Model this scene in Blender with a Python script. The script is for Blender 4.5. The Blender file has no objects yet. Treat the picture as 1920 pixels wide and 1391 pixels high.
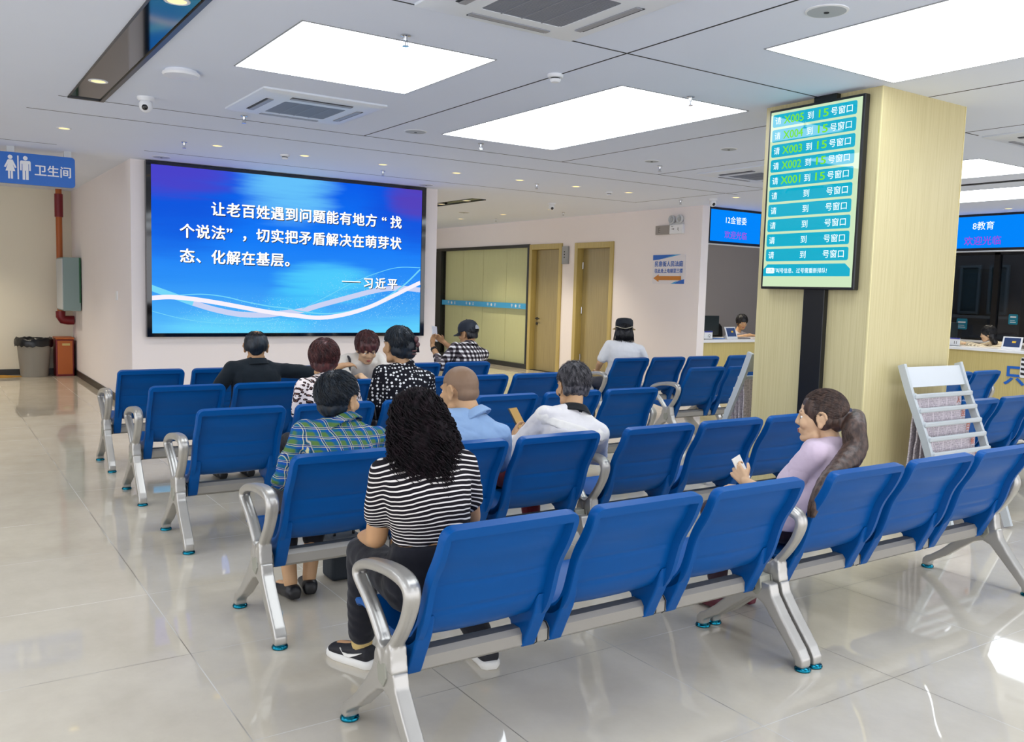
import bpy, bmesh, math, random
import numpy as np
from mathutils import Vector, Matrix, noise
random.seed(7)
PI = math.pi
SC = bpy.context.scene
COL = SC.collection

# ---------------------------------------------------------------- camera
cam_data = bpy.data.cameras.new('camera')
cam_data.sensor_fit = 'HORIZONTAL'
cam_data.sensor_width = 36.0
cam_data.lens = 36.0 * 1651.58 / 1920.0
cam_data.clip_start = 0.05
cam = bpy.data.objects.new('camera', cam_data)
COL.objects.link(cam)
YAW, PITCH, ROLL = 0.59152, 0.0898, 0.0283
_f = Vector((math.sin(YAW) * math.cos(PITCH), math.cos(YAW) * math.cos(PITCH), -math.sin(PITCH)))
_r0 = Vector((math.cos(YAW), -math.sin(YAW), 0))
_u0 = _r0.cross(_f)
_r = _r0 * math.cos(ROLL) + _u0 * math.sin(ROLL)
_u = -_r0 * math.sin(ROLL) + _u0 * math.cos(ROLL)
_m = Matrix((_r, _u, -_f)).transposed().to_4x4()
_m.translation = (0, 0, 1.5)
cam.matrix_world = _m
SC.camera = cam

# ---------------------------------------------------------------- world, exposure
world = bpy.data.worlds.new('world')
SC.world = world
world.use_nodes = True
world.node_tree.nodes['Background'].inputs[0].default_value = (0.92, 0.94, 1.0, 1)
world.node_tree.nodes['Background'].inputs[1].default_value = 2.0
SC.view_settings.view_transform = 'Standard'
SC.view_settings.look = 'None'
SC.view_settings.gamma = 1
SC.view_settings.use_curve_mapping = False
SC.view_settings.exposure = 0.45
SC.cycles.use_denoising = True
SC.cycles.max_bounces = 10
SC.cycles.diffuse_bounces = 6
SC.cycles.glossy_bounces = 4
SC.cycles.transmission_bounces = 6
SC.cycles.transparent_max_bounces = 8
SC.cycles.sample_clamp_indirect = 6
SC.cycles.caustics_reflective = False
SC.cycles.caustics_refractive = False

LED = 2 ** -0.45             # screens keep their own colours at this exposure
PANEL_POWER = 3.8          # emission of the square ceiling light panels
CEIL = 2.874               # ceiling height

# ---------------------------------------------------------------- materials
def lin(r, g, b):
    def c(v):
        v /= 255.0
        return v / 12.92 if v <= 0.04045 else ((v + 0.055) / 1.055) ** 2.4
    return (c(r), c(g), c(b), 1.0)

class NT:
    """small helper to write node trees as expressions"""
    def __init__(self, name):
        self.m = bpy.data.materials.new(name)
        self.m.use_nodes = True
        self.t = self.m.node_tree
        self.b = self.t.nodes['Principled BSDF']
    def n(self, kind, **kw):
        nd = self.t.nodes.new(kind)
        for k, v in kw.items():
            setattr(nd, k, v)
        return nd
    def put(self, sock, v):
        if isinstance(v, bpy.types.NodeSocket):
            self.t.links.new(v, sock)
        elif v is not None:
            sock.default_value = v
    def math(self, op, a, b=None, c=None):
        nd = self.n('ShaderNodeMath', operation=op)
        for i, v in enumerate((a, b, c)):
            if v is not None:
                self.put(nd.inputs[i], v)
        return nd.outputs[0]
    def mix(self, fac, a, b, blend='MIX'):
        nd = self.n('ShaderNodeMix', data_type='RGBA', blend_type=blend)
        self.put(nd.inputs[0], fac); self.put(nd.inputs[6], a); self.put(nd.inputs[7], b)
        return nd.outputs[2]
    def coord(self, which='Object'):
        return self.n('ShaderNodeTexCoord').outputs[which]
    def xyz(self, v):
        nd = self.n('ShaderNodeSeparateXYZ'); self.put(nd.inputs[0], v)
        return nd.outputs
    def comb(self, x=0.0, y=0.0, z=0.0):
        nd = self.n('ShaderNodeCombineXYZ')
        for i, v in enumerate((x, y, z)):
            self.put(nd.inputs[i], v)
        return nd.outputs[0]
    def scale(self, v, s):
        nd = self.n('ShaderNodeMapping'); self.put(nd.inputs[0], v)
        nd.inputs['Scale'].default_value = s
        return nd.outputs[0]
    def noise(self, v, scale=5, detail=3, rough=0.5):
        nd = self.n('ShaderNodeTexNoise'); self.put(nd.inputs['Vector'], v)
        nd.inputs['Scale'].default_value = scale; nd.inputs['Detail'].default_value = detail
        nd.inputs['Roughness'].default_value = rough
        return nd.outputs[0]
    def voronoi(self, v, scale=5, rand=1.0, dims='3D'):
        nd = self.n('ShaderNodeTexVoronoi', voronoi_dimensions=dims); self.put(nd.inputs['Vector'], v)
        nd.inputs['Scale'].default_value = scale; nd.inputs['Randomness'].default_value = rand
        return nd.outputs
    def ramp(self, fac, stops, interp='LINEAR'):
        nd = self.n('ShaderNodeValToRGB'); self.put(nd.inputs[0], fac)
        cr = nd.color_ramp; cr.interpolation = interp
        while len(cr.elements) < len(stops):
            cr.elements.new(0.5)
        for e, (p, c) in zip(cr.elements, stops):
            e.position = p; e.color = c
        return nd.outputs[0]
    def step(self, v, lo, hi):
        nd = self.n('ShaderNodeMapRange'); nd.interpolation_type = 'SMOOTHSTEP'
        self.put(nd.inputs[0], v); nd.inputs[1].default_value = lo; nd.inputs[2].default_value = hi
        return nd.outputs[0]
    def bump(self, h, strength=0.3, dist=0.01):
        nd = self.n('ShaderNodeBump'); self.put(nd.inputs['Height'], h)
        nd.inputs['Strength'].default_value = strength; nd.inputs['Distance'].default_value = dist
        self.t.links.new(nd.outputs[0], self.b.inputs['Normal'])
    def set(self, **kw):
        names = dict(color='Base Color', rough='Roughness', metal='Metallic', spec='Specular IOR Level', coat='Coat Weight',
                     coat_rough='Coat Roughness', alpha='Alpha', trans='Transmission Weight', sheen='Sheen Weight',
                     emit='Emission Color', emit_s='Emission Strength', ior='IOR', sub='Subsurface Weight')
        for k, v in kw.items():
            self.put(self.b.inputs[names[k]], v)
        return self.m

def plain(name, rgb, rough=0.5, metal=0.0, **kw):
    t = NT(name)
    return t.set(color=lin(*rgb), rough=rough, metal=metal, **kw)

def glow(name, rgb, strength, gloss=False):
    t = NT(name)
    return t.set(color=lin(8, 8, 10), rough=0.05 if gloss else 0.5, spec=0.5 if gloss else 0.0, emit=lin(*rgb), emit_s=strength)

def mat_floor():
    t = NT('polished_tile')
    co = t.coord(); x, y, z = t.xyz(co)
    n1 = t.noise(t.scale(co, (1.2, 1.0, 1)), 2.0, 6, 0.66)
    n2 = t.noise(t.scale(co, (4, 2.5, 1)), 2.4, 4, 0.6)
    # one tone per tile
    tx = t.math('FLOOR', t.math('DIVIDE', t.math('SUBTRACT', x, 0.871), 0.779))
    ty = t.math('FLOOR', t.math('DIVIDE', t.math('SUBTRACT', y, 1.962), 0.807))
    wn = t.n('ShaderNodeTexWhiteNoise', noise_dimensions='2D'); t.put(wn.inputs['Vector'], t.comb(tx, ty))
    base = t.ramp(n1, [(0.25, lin(192, 182, 164)), (0.55, lin(208, 199, 181)), (0.8, lin(220, 211, 194))])
    base = t.mix(t.math('MULTIPLY', n2, 0.25), base, lin(187, 178, 161))
    base = t.mix(t.math('MULTIPLY', wn.outputs[0], 0.12), base, lin(217, 209, 194))
    def line(v, off, pitch, w):
        f = t.math('FRACT', t.math('DIVIDE', t.math('SUBTRACT', v, off - pitch / 2), pitch))
        d = t.math('MULTIPLY', t.math('ABSOLUTE', t.math('SUBTRACT', f, 0.5)), pitch)
        return t.math('LESS_THAN', d, w)
    g = t.math('MAXIMUM', line(x, 0.871, 0.779, 0.0022), line(y, 1.962, 0.807, 0.0018))
    gn = t.noise(co, 1.3, 2)
    gcol = t.mix(t.step(gn, 0.42, 0.58), lin(112, 104, 92), lin(206, 204, 198))
    base = t.mix(t.math('MULTIPLY', g, 0.85), base, gcol)
    t.bump(t.noise(t.scale(co, (1, 1, 0.1)), 1.6, 1), 0.25, 0.005)
    return t.set(color=base, rough=t.math('ADD', 0.035, t.math('MULTIPLY', g, 0.4)), spec=0.85)

def mat_wood(name, c1, c2, axis='z', rough=0.4):
    t = NT(name)
    co = t.coord()
    s = {'z': (110, 110, 1.6), 'x': (1.6, 110, 110), 'y': (110, 1.6, 110)}[axis]
    n1 = t.noise(t.scale(co, s), 1.0, 3, 0.55)
    n2 = t.noise(t.scale(co, tuple(v * 0.25 for v in s)), 1.0, 2)
    c = t.mix(t.step(n1, 0.35, 0.7), lin(*c1), lin(*c2))
    c = t.mix(t.math('MULTIPLY', n2, 0.25), c, lin(*c2))
    return t.set(color=c, rough=rough, spec=0.4)

def mat_wall(name, rgb, rough=0.75):
    t = NT(name)
    co = t.coord()
    n = t.noise(co, 3, 3)
    c = t.mix(t.math('MULTIPLY', n, 0.10), lin(*rgb), lin(*(int(v * 0.92) for v in rgb)))
    t.bump(t.noise(co, 260, 2), 0.05, 0.002)
    return t.set(color=c, rough=rough, spec=0.3)

def mat_plastic_blue():
    t = NT('blue_plastic')
    co = t.coord()
    n = t.noise(t.scale(co, (2, 14, 30)), 2.0, 3)
    c = t.mix(t.math('MULTIPLY', n, 0.35), lin(0, 78, 148), lin(0, 71, 136))
    t.bump(t.noise(co, 420, 2), 0.06, 0.001)
    return t.set(color=c, rough=0.36, spec=0.16)

M_FLOOR = mat_floor()
M_WALL = mat_wall('white_wall_paint', (238, 231, 231))
M_WALL_WARM = mat_wall('cream_wall_paint', (232, 226, 208))
M_WALL_GREY = mat_wall('grey_wall_paint', (176, 172, 174))
M_CEIL = mat_wall('ceiling_paint', (230, 237, 252), 0.65)
M_BLACK = plain('black_metal', (18, 20, 24), 0.3)
M_BLACK_GLOSS = plain('black_gloss_panel', (10, 11, 14), 0.06, spec=0.8)
M_DARK = plain('dark_groove', (22, 24, 28), 0.7)
M_SKIRT = plain('dark_baseboard', (38, 34, 32), 0.4)
M_WOOD = mat_wood('pale_wood_laminate', (207, 195, 150), (196, 183, 136))
M_PANELWOOD = mat_wood('light_panel_wood', (240, 230, 178), (232, 220, 166))
M_WOOD_DOOR = mat_wood('olive_wood_laminate', (162, 147, 102), (144, 130, 88))
M_WOOD_FRAME = mat_wood('door_frame_wood', (190, 170, 104), (172, 153, 90))
M_WOOD_EDGE = plain('wood_edge_strip', (222, 210, 158), 0.4)
M_WHITE = plain('white_plastic', (232, 234, 238), 0.4)
M_WHITE_GLOSS = plain('white_worktop', (236, 238, 242), 0.2)
M_GREY = plain('grey_plastic', (150, 152, 154), 0.5)
M_LGREY = plain('light_grey_plastic', (200, 204, 208), 0.45)
M_ALU = plain('silver_cast_aluminium', (184, 181, 175), 0.34, 0.65)
M_BEAM = plain('silver_painted_steel', (158, 154, 147), 0.42, 0.4)
M_TEAL = plain('teal_chrome_foot', (20, 112, 134), 0.12, 0.95)
M_CAPG = plain('grey_cover_cap', (150, 150, 138), 0.4, 0.2)
M_CHROME = plain('chrome', (210, 212, 215), 0.12, 1.0)
M_BLUEP = mat_plastic_blue()
M_PANEL = glow('ceiling_light_panel', (238, 246, 255), PANEL_POWER)
M_DOWN = glow('warm_downlight', (255, 224, 150), 1.35)
M_GLASS_DARK = plain('dark_window_glass', (14, 18, 24), 0.03, spec=0.7)
M_RED = plain('red_pipe_paint', (120, 20, 32), 0.4)
M_ORANGE = plain('orange_brown_paint', (176, 92, 36), 0.45)
M_PAPER = plain('newsprint', (214, 206, 210), 0.8)
M_BAG = plain('black_bin_bag', (16, 18, 24), 0.3)
M_INK = plain('dark_ink', (30, 30, 34), 0.7)
M_TXT_BLUE = plain('blue_lettering', (20, 96, 190), 0.4)
M_SIGN_BLUE = plain('blue_sign_face', (28, 104, 196), 0.35)
M_SKY = plain('sky_blue_sign_face', (60, 160, 214), 0.4)

# ---------------------------------------------------------------- objects
ORG = {}
def tag(o, label=None, cat=None, group=None, kind=None):
    if label: o['label'] = label
    if cat: o['category'] = cat
    if group: o['group'] = group
    if kind: o['kind'] = kind
    return o

def thing(name, label, cat, loc=(0, 0, 0), group=None, kind=None):
    o = bpy.data.objects.new(name, None)
    o.empty_display_size = 0.1
    o.location = loc
    COL.objects.link(o)
    ORG[o.name] = Vector(loc)
    return tag(o, label, cat, group, kind)

def link(name, me, mat, parent=None, loc=None):
    o = bpy.data.objects.new(name, me)
    COL.objects.link(o)
    if mat is not None and not me.materials:
        for m in (mat if isinstance(mat, (list, tuple)) else [mat]):
            me.materials.append(m)
    if parent is not None:
        o.parent = parent
        ORG[o.name] = ORG.get(parent.name, Vector((0, 0, 0)))
    if loc is not None:
        o.location = loc
    return o

def kids(o):
    return [c for c in bpy.data.objects if c.parent == o]

def copy_tree(o, parent=None, tree=None):
    if tree is None:
        tree = {}
        for c in bpy.data.objects:
            if c.parent: tree.setdefault(c.parent.name, []).append(c)
    c = o.copy()
    COL.objects.link(c)
    if parent is not None: c.parent = parent
    for ch in tree.get(o.name, []):
        copy_tree(ch, c, tree)
    return c

class MB:
    """collects shapes (world coordinates) and links them as one mesh object"""
    def __init__(self):
        self.v = []; self.f = []
    def add(self, vs, fs):
        k = len(self.v)
        self.v += [tuple(p) for p in vs]
        self.f += [tuple(i + k for i in f) for f in fs]
        return self
    def box(self, x0, x1, y0, y1, z0, z1):
        vs = [(x0, y0, z0), (x1, y0, z0), (x1, y1, z0), (x0, y1, z0), (x0, y0, z1), (x1, y0, z1), (x1, y1, z1), (x0, y1, z1)]
        return self.add(vs, [(3, 2, 1, 0), (4, 5, 6, 7), (0, 1, 5, 4), (1, 2, 6, 5), (2, 3, 7, 6), (3, 0, 4, 7)])
    def loft(self, rings, caps=True, closed=True):
        """rings: list of equally long point lists"""
        n = len(rings[0]); vs = [p for r in rings for p in r]; fs = []
        for i in range(len(rings) - 1):
            for j in range(n if closed else n - 1):
                a, b = i * n + j, i * n + (j + 1) % n
                fs.append((a, b, b + n, a + n))
        if caps:
            fs.append(tuple(reversed(range(n))))
            fs.append(tuple(range((len(rings) - 1) * n, len(rings) * n)))
        return self.add(vs, fs)
    def cyl(self, a, b, r, r2=None, n=20):
        return self.tube([a, b], [r, r if r2 is None else r2], n)
    def tube(self, pts, r, n=8, caps=True, squash=None):
        pts = [Vector(p) for p in pts]
        rs = r if isinstance(r, (list, tuple)) else [r] * len(pts)
        rings = []; prev = None
        for i, p in enumerate(pts):
            d = (pts[min(i + 1, len(pts) - 1)] - pts[max(i - 1, 0)])
            d = d.normalized() if d.length > 1e-9 else Vector((0, 0, 1))
            if prev is None:
                ref = Vector((1, 0, 0)) if abs(d.x) < 0.9 else Vector((0, 1, 0))
                u = (ref - d * ref.dot(d)).normalized()
            else:
                u = (prev - d * prev.dot(d))
                u = u.normalized() if u.length > 1e-6 else prev
            w = d.cross(u); prev = u
            su, sw = squash if squash else (1, 1)
            rings.append([p + u * (math.cos(2 * PI * k / n) * rs[i] * su) + w * (math.sin(2 * PI * k / n) * rs[i] * sw) for k in range(n)])
        return self.loft(rings, caps)
    def lathe(self, prof, c, n=32, axis='z'):
        """prof: list of (radius, height)"""
        c = Vector(c); rings = []
        for r, h in prof:
            ring = []
            for k in range(n):
                a = 2 * PI * k / n
                p = (r * math.cos(a), r * math.sin(a), h)
                if axis == 'y': p = (p[0], p[2], -p[1])
                if axis == 'x': p = (p[2], p[0], p[1])
                ring.append(c + Vector(p))
            rings.append(ring)
        return self.loft(rings, True)
    def prism(self, poly, a, b, plane='yz'):
        """poly: 2D outline; extruded between a and b along the missing axis"""
        def P(p, t):
            return {'yz': (t, p[0], p[1]), 'xz': (p[0], t, p[1]), 'xy': (p[0], p[1], t)}[plane]
        n = len(poly)
        vs = [P(p, a) for p in poly] + [P(p, b) for p in poly]
        fs = [tuple(range(n)), tuple(reversed(range(n, 2 * n)))] + [(i, i + n, (i + 1) % n + n, (i + 1) % n) for i in range(n)]
        return self.add(vs, fs)
    def ell(self, c, r, R=None, n=16, m=10):
        c = Vector(c); rings = []
        for i in range(m + 1):
            th = PI * i / m
            th = min(max(th, 0.03), PI - 0.03)
            ring = []
            for k in range(n):
                a = 2 * PI * k / n
                p = Vector((r[0] * math.sin(th) * math.cos(a), r[1] * math.sin(th) * math.sin(a), -r[2] * math.cos(th)))
                if R is not None: p = R @ p
                ring.append(c + p)
            rings.append(ring)
        return self.loft(rings, True)
    def rc(self, A, ra, B, rb, n=14, squash=None):
        """rounded cone from A to B"""
        A, B = Vector(A), Vector(B); d = B - A; L = max(d.length, 1e-6); d /= L
        pts, rs = [], []
        for i in range(5):
            t = PI / 2 * (1 - i / 4.0)
            pts.append(A - d * ra * math.sin(t)); rs.append(max(ra * math.cos(t), ra * 0.05))
        for i in range(5):
            t = PI / 2 * i / 4.0
            pts.append(B + d * rb * math.sin(t)); rs.append(max(rb * math.cos(t), rb * 0.05))
        return self.tube(pts, rs, n, True, squash)
    def mesh(self, name, org=(0, 0, 0), smooth=False):
        me = bpy.data.meshes.new(name)
        o = Vector(org)
        me.from_pydata([(p[0] - o.x, p[1] - o.y, p[2] - o.z) for p in self.v], [], self.f)
        bm = bmesh.new(); bm.from_mesh(me)
        bmesh.ops.recalc_face_normals(bm, faces=bm.faces)
        bm.to_mesh(me); bm.free()
        if smooth:
            for p in me.polygons: p.use_smooth = True
            if smooth is not True:
                me.set_sharp_from_angle(angle=math.radians(smooth))
        return me
    def build(self, name, mat, parent=None, smooth=False, bevel=0, seg=2, **tags):
        org = ORG.get(parent.name, Vector()) if parent is not None else Vector(tags.pop('loc', (0, 0, 0)))
        me = self.mesh(name, org, smooth)
        o = link(name, me, mat, parent, None if parent is not None else org)
        if parent is None: ORG[o.name] = Vector(org)
        if bevel:
            md = o.modifiers.new('bevel', 'BEVEL'); md.width = bevel; md.segments = seg; md.limit_method = 'ANGLE'
            md.angle_limit = math.radians(40); md.harden_normals = False
        if tags: tag(o, **tags)
        return o

def rrect(x0, x1, z0, z1, r, n=5):
    out = []
    for cx, cz, a0 in ((x1 - r, z0 + r, -90), (x1 - r, z1 - r, 0), (x0 + r, z1 - r, 90), (x0 + r, z0 + r, 180)):
        for i in range(n + 1):
            a = math.radians(a0 + 90 * i / n)
            out.append((cx + r * math.cos(a), cz + r * math.sin(a)))
    return out

def fuse_mesh(mb, name, voxel=0.007, smooth=6, org=(0, 0, 0), factor=0.5):
    """one continuous smooth surface round all shapes in mb"""
    me = mb.mesh('tmp', org)
    o = bpy.data.objects.new('tmp', me); COL.objects.link(o)
    r = o.modifiers.new('r', 'REMESH'); r.mode = 'VOXEL'; r.voxel_size = voxel; r.use_smooth_shade = True
    if smooth:
        s = o.modifiers.new('s', 'SMOOTH'); s.factor = factor; s.iterations = smooth
    dg = bpy.context.evaluated_depsgraph_get()
    out = bpy.data.meshes.new_from_object(o.evaluated_get(dg))
    out.name = name
    bpy.data.objects.remove(o); bpy.data.meshes.remove(me)
    for p in out.polygons: p.use_smooth = True
    out.materials.clear()
    return out

def ripple(me, amp, scale, seed=0, stretch=(1, 1, 1)):
    """push the surface in and out along its normals (folds, tufts)"""
    n = len(me.vertices)
    co = np.empty(n * 3); me.vertices.foreach_get('co', co); co = co.reshape(-1, 3)
    no = np.empty(n * 3); me.vertices.foreach_get('normal', no); no = no.reshape(-1, 3)
    rng = np.random.RandomState(seed)
    q = co * np.array(stretch) * scale
    d = np.zeros(n)
    warp = np.stack([np.sin(q @ rng.randn(3) * 0.7 + rng.rand() * 6) for _ in range(3)], 1)
    for k in range(7):
        w = rng.randn(3) * (1 + 0.35 * k)
        d += np.sin((q + warp * 0.8) @ w + rng.rand() * 6.3) / (1 + 0.35 * k)
    co += no * (d * amp / 2.2)[:, None]
    me.vertices.foreach_set('co', co.reshape(-1)); me.update()

TXT = {}
def letters(mb, s, centre, right, up, w=None, h=None, bold=0.0, depth=0.0, cell=None, heavy=0.0):
    """adds the outline of text s (one line) centred at a point, fitted to width w or height h"""
    key = (s, heavy)
    if key not in TXT:
        c = bpy.data.curves.new('t', 'FONT'); c.body = s; c.size = 1.0; c.offset = heavy; c.resolution_u = 3
        c.align_x = 'LEFT'
        o = bpy.data.objects.new('t', c); COL.objects.link(o)
        dg = bpy.context.evaluated_depsgraph_get()
        me = bpy.data.meshes.new_from_object(o.evaluated_get(dg))
        TXT[key] = ([tuple(v.co) for v in me.vertices], [tuple(p.vertices) for p in me.polygons])
        bpy.data.objects.remove(o); bpy.data.curves.remove(c); bpy.data.meshes.remove(me)
    vs, fs = TXT[key]
    if not vs: return
    xs = [v[0] for v in vs]; ys = [v[1] for v in vs]
    x0, x1, y0, y1 = min(xs), max(xs), min(ys), max(ys)
    sx = w / (x1 - x0) if w else None
    sy = h / (y1 - y0) if h else None
    if cell: sx = sy = cell; x0, x1, y0, y1 = 0.0, 1.0, -0.12, 0.88
    if sx is None: sx = sy
    if sy is None: sy = sx
    C, R, U = Vector(centre), Vector(right), Vector(up); N = R.cross(U)
    if bold and depth:
        for dx in (-1, 1):
            letters(mb, s, C + R * (dx * bold * sx), right, up, w, h, 0, depth * (1 + .01 * dx), cell)
    if bold and not depth:
        for k, (dx, dy) in enumerate(((-1, 0), (1, 0), (0, -0.7), (0, 0.7))):
            off = R * (dx * bold * sx) + U * (dy * bold * sy) - N * (0.00003 * (k + 1))
            mb.add([C + R * ((v[0] - (x0 + x1) / 2) * sx) + U * ((v[1] - (y0 + y1) / 2) * sy) + off for v in vs], fs)
    P = [C + R * ((v[0] - (x0 + x1) / 2) * sx) + U * ((v[1] - (y0 + y1) / 2) * sy) for v in vs]
    if depth:
        n = len(P)
        edges = {}
        for f in fs:
            for a, b in zip(f, f[1:] + f[:1]): edges[(a, b)] = 1
        side = [(a, b, b + n, a + n) for (a, b) in edges if (b, a) not in edges]
        mb.add([p + N * depth for p in P] + P, list(fs) + side + [tuple(i + n for i in reversed(f)) for f in fs])
    else:
        mb.add(P, fs)

# ================================================================ the room
def struct(name, mb, mat, **k):
    return tag(mb.build(name, mat, **k), kind='structure')

def mat_glass(name, tint=(1, 1, 1), gloss=0.08):
    m = bpy.data.materials.new(name); m.use_nodes = True
    t = m.node_tree; t.nodes.clear()
    out = t.nodes.new('ShaderNodeOutputMaterial')
    tr = t.nodes.new('ShaderNodeBsdfTransparent'); tr.inputs[0].default_value = (*tint, 1)
    gl = t.nodes.new('ShaderNodeBsdfGlossy'); gl.inputs['Roughness'].default_value = 0.02
    lw = t.nodes.new('ShaderNodeLayerWeight'); lw.inputs[0].default_value = 0.5
    pw = t.nodes.new('ShaderNodeMath'); pw.operation = 'POWER'; pw.inputs[1].default_value = 5.0
    fr = t.nodes.new('ShaderNodeMath'); fr.operation = 'MULTIPLY_ADD'; fr.inputs[1].default_value = 0.6; fr.inputs[2].default_value = 0.03
    t.links.new(lw.outputs['Facing'], pw.inputs[0]); t.links.new(pw.outputs[0], fr.inputs[0])
    mx = t.nodes.new('ShaderNodeMixShader')
    t.links.new(fr.outputs[0], mx.inputs[0]); t.links.new(tr.outputs[0], mx.inputs[1]); t.links.new(gl.outputs[0], mx.inputs[2])
    t.links.new(mx.outputs[0], out.inputs[0])
    return m
M_GLASS = mat_glass('clear_glass', (0.93, 0.96, 0.95))
M_GLASS_TINT = mat_glass('tinted_window_glass', (0.22, 0.26, 0.30))

struct('floor', MB().box(-6, 17, -4, 19, -0.1, 0), M_FLOOR)
struct('ceiling', MB().box(-6, 17, -4, 19, CEIL, CEIL + 0.12), M_CEIL)

# block that carries the big screen
struct('wall_center', MB().box(2.0, 5.95, 10.818, 15.55, 0, CEIL), M_WALL)
struct('wall_back', MB().box(-6, 2.0, 15.55, 15.7, 0, CEIL), M_WALL_WARM)
wl = MB().box(-6.15, -6, -4, 15.7, 2.75, CEIL).box(-6.15, -6, 9.0, 15.7, 0, 2.75)  # unseen wall, left open between piers for more ambient light on the ceiling
for y in (-4, -0.8, 2.4, 5.6):
    wl.box(-6.15, -6, y, y + 0.3, 0, 2.75)
struct('wall_left', wl, M_WALL)
# unseen wall behind the camera; tall openings added to let world light in
wf = MB().box(-6, 17, -4.15, -4, 2.75, CEIL)
for x in (-6, -2.2, 1.6, 5.4, 9.2, 13.0, 16.7):
    wf.box(x, x + 0.3, -4.15, -4, 0, 2.75)
struct('wall_front', wf, M_WALL)
struct('wall_corridor_end', MB().box(5.95, 9.8, 18.2, 18.35, 0, CEIL), M_WALL_WARM)
struct('baseboard_center', MB().box(1.985, 2.0, 10.81, 15.55, 0, 0.09).box(1.985, 5.95, 10.803, 10.818, 0, 0.09), M_SKIRT)
struct('baseboard_back', MB().box(-6, 1.985, 15.535, 15.55, 0, 0.09), M_SKIRT)

# wall with the two doors and the glazed partition
D2A, D2B = 11.58, 12.65      # door nearer the hall
D1A, D1B = 13.03, 14.07
GA, GB = 14.07, 17.80
wr = MB()
wr.box(9.8, 9.95, 9.57, D2A, 0, CEIL).box(9.8, 9.95, D2A, D2B, 2.4, CEIL).box(9.8, 9.95, D2B, D1A, 0, CEIL)
wr.box(9.8, 9.95, D1A, D1B, 2.41, CEIL).box(9.8, 9.95, GA, GB, 2.42, CEIL).box(9.8, 9.95, GB, 18.2, 0, CEIL)
struct('wall_right', wr, M_WALL)
struct('wall_office_back', MB().box(9.95, 17, 12.6, 12.75, 0, CEIL), M_WALL_GREY)
struct('wall_office_door_side', MB().box(10.1, 10.2, 12.75, 18.2, 0, CEIL), M_WALL_GREY)
struct('baseboard_right', MB().box(9.788, 9.8, 9.57, D2A, 0, 0.08).box(9.788, 9.8, D2B, D1A, 0, 0.08), M_LGREY)

def door(name, y0, y1, top, leaf_x, handle):
    d = tag(thing(name, None, None, (9.8, (y0 + y1) / 2, 0)), kind='structure')
    f = MB()
    f.box(9.775, 9.96, y0, y0 + 0.09, 0, top).box(9.775, 9.96, y1 - 0.09, y1, 0, top).box(9.775, 9.96, y0 + 0.09, y1 - 0.09, top - 0.1, top)
    f.build('door_frame', M_WOOD_FRAME, d, bevel=0.006)
    leaf = MB().box(leaf_x, leaf_x + 0.045, y0 + 0.095, y1 - 0.095, 0.008, top - 0.105).build('door_leaf', M_WOOD_DOOR, d)
    if handle:
        h = MB()
        yy = y1 - 0.17
        h.lathe([(0.026, 0), (0.026, 0.012), (0.010, 0.014), (0.010, 0.05)], (leaf_x, yy, 1.0), 16, 'x')
        for i, p in enumerate(h.v): h.v[i] = (2 * leaf_x - p[0], p[1], p[2])
        h.tube([(leaf_x - 0.048, yy, 1.0), (leaf_x - 0.05, yy - 0.06, 1.0), (leaf_x - 0.045, yy - 0.12, 0.997)], 0.010, 10)
        h.build('door_handle', M_BLACK, leaf, smooth=40)
        k = MB().lathe([(0.026, 0), (0.026, 0.014), (0.008, 0.016)], (leaf_x, yy, 0.90), 16, 'x')
        for i, p in enumerate(k.v): k.v[i] = (2 * leaf_x - p[0], p[1], p[2])
        k.build('key_plate', M_BLACK, leaf, smooth=40)
    else:
        for z in (0.35, 1.2, 2.0):
            MB().cyl((leaf_x - 0.012, y1 - 0.105, z - 0.06), (leaf_x - 0.012, y1 - 0.105, z + 0.06), 0.012, n=10).build('hinge', M_CHROME, leaf, smooth=40)
    return d
door('door_1', D1A, D1B, 2.41, 9.89, True)
door('door_2', D2A, D2B, 2.40, 9.91, False)
struct('trim_2', MB().box(9.8, 9.95, D2A, D1B, 0, 0.006), M_DARK)

# glazed partition in its black frame
gp = thing('glass_partition', 'black-framed glass partition over pale wood panels, next to the door with a handle', 'partition', (9.8, (GA + GB) / 2, 0))
fr = MB()
fr.box(9.77, 9.86, GA, GB, 2.36, 2.42).box(9.77, 9.86, GA, GB, 0, 0.09).box(9.77, 9.86, GA, GA + 0.06, 0.09, 2.36).box(9.77, 9.86, GB - 0.26, GB, 0.09, 2.36)
fr.build('frame', M_BLACK, gp, bevel=0.004)
yy = [GA + 0.06, 15.04, 15.93, 16.75, GB - 0.26]
for a, b in zip(yy, yy[1:]):
    MB().box(9.90, 9.945, a + 0.004, b - 0.004, 0.02, 2.40).build('wood_panel', M_PANELWOOD, gp)
MB().box(9.946, 9.95, GA, GB, 0, 2.42).build('backing', M_DARK, gp)
MB().box(9.822, 9.83, GA + 0.06, GB - 0.26, 0.09, 2.36).build('glass_pane', M_GLASS, gp)
band = MB().box(9.818, 9.8215, GA + 0.06, GB - 0.26, 1.165, 1.275).build('film_band', M_SKY, gp)
bl = MB()
for yc in (14.55, 15.45, 16.32, 17.10):
    letters(bl, '平', (9.8165, yc + 0.14, 1.22), (0, -1, 0), (0, 0, 1), h=0.065, bold=0.01)
    letters(bl, '武', (9.8165, yc - 0.14, 1.22), (0, -1, 0), (0, 0, 1), h=0.065, bold=0.01)
    bl.lathe([(0.030, -0.001), (0.030, 0.001)], (9.8165, yc, 1.22), 16, 'x')
bl.build('band_marks', M_WHITE, band)

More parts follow.
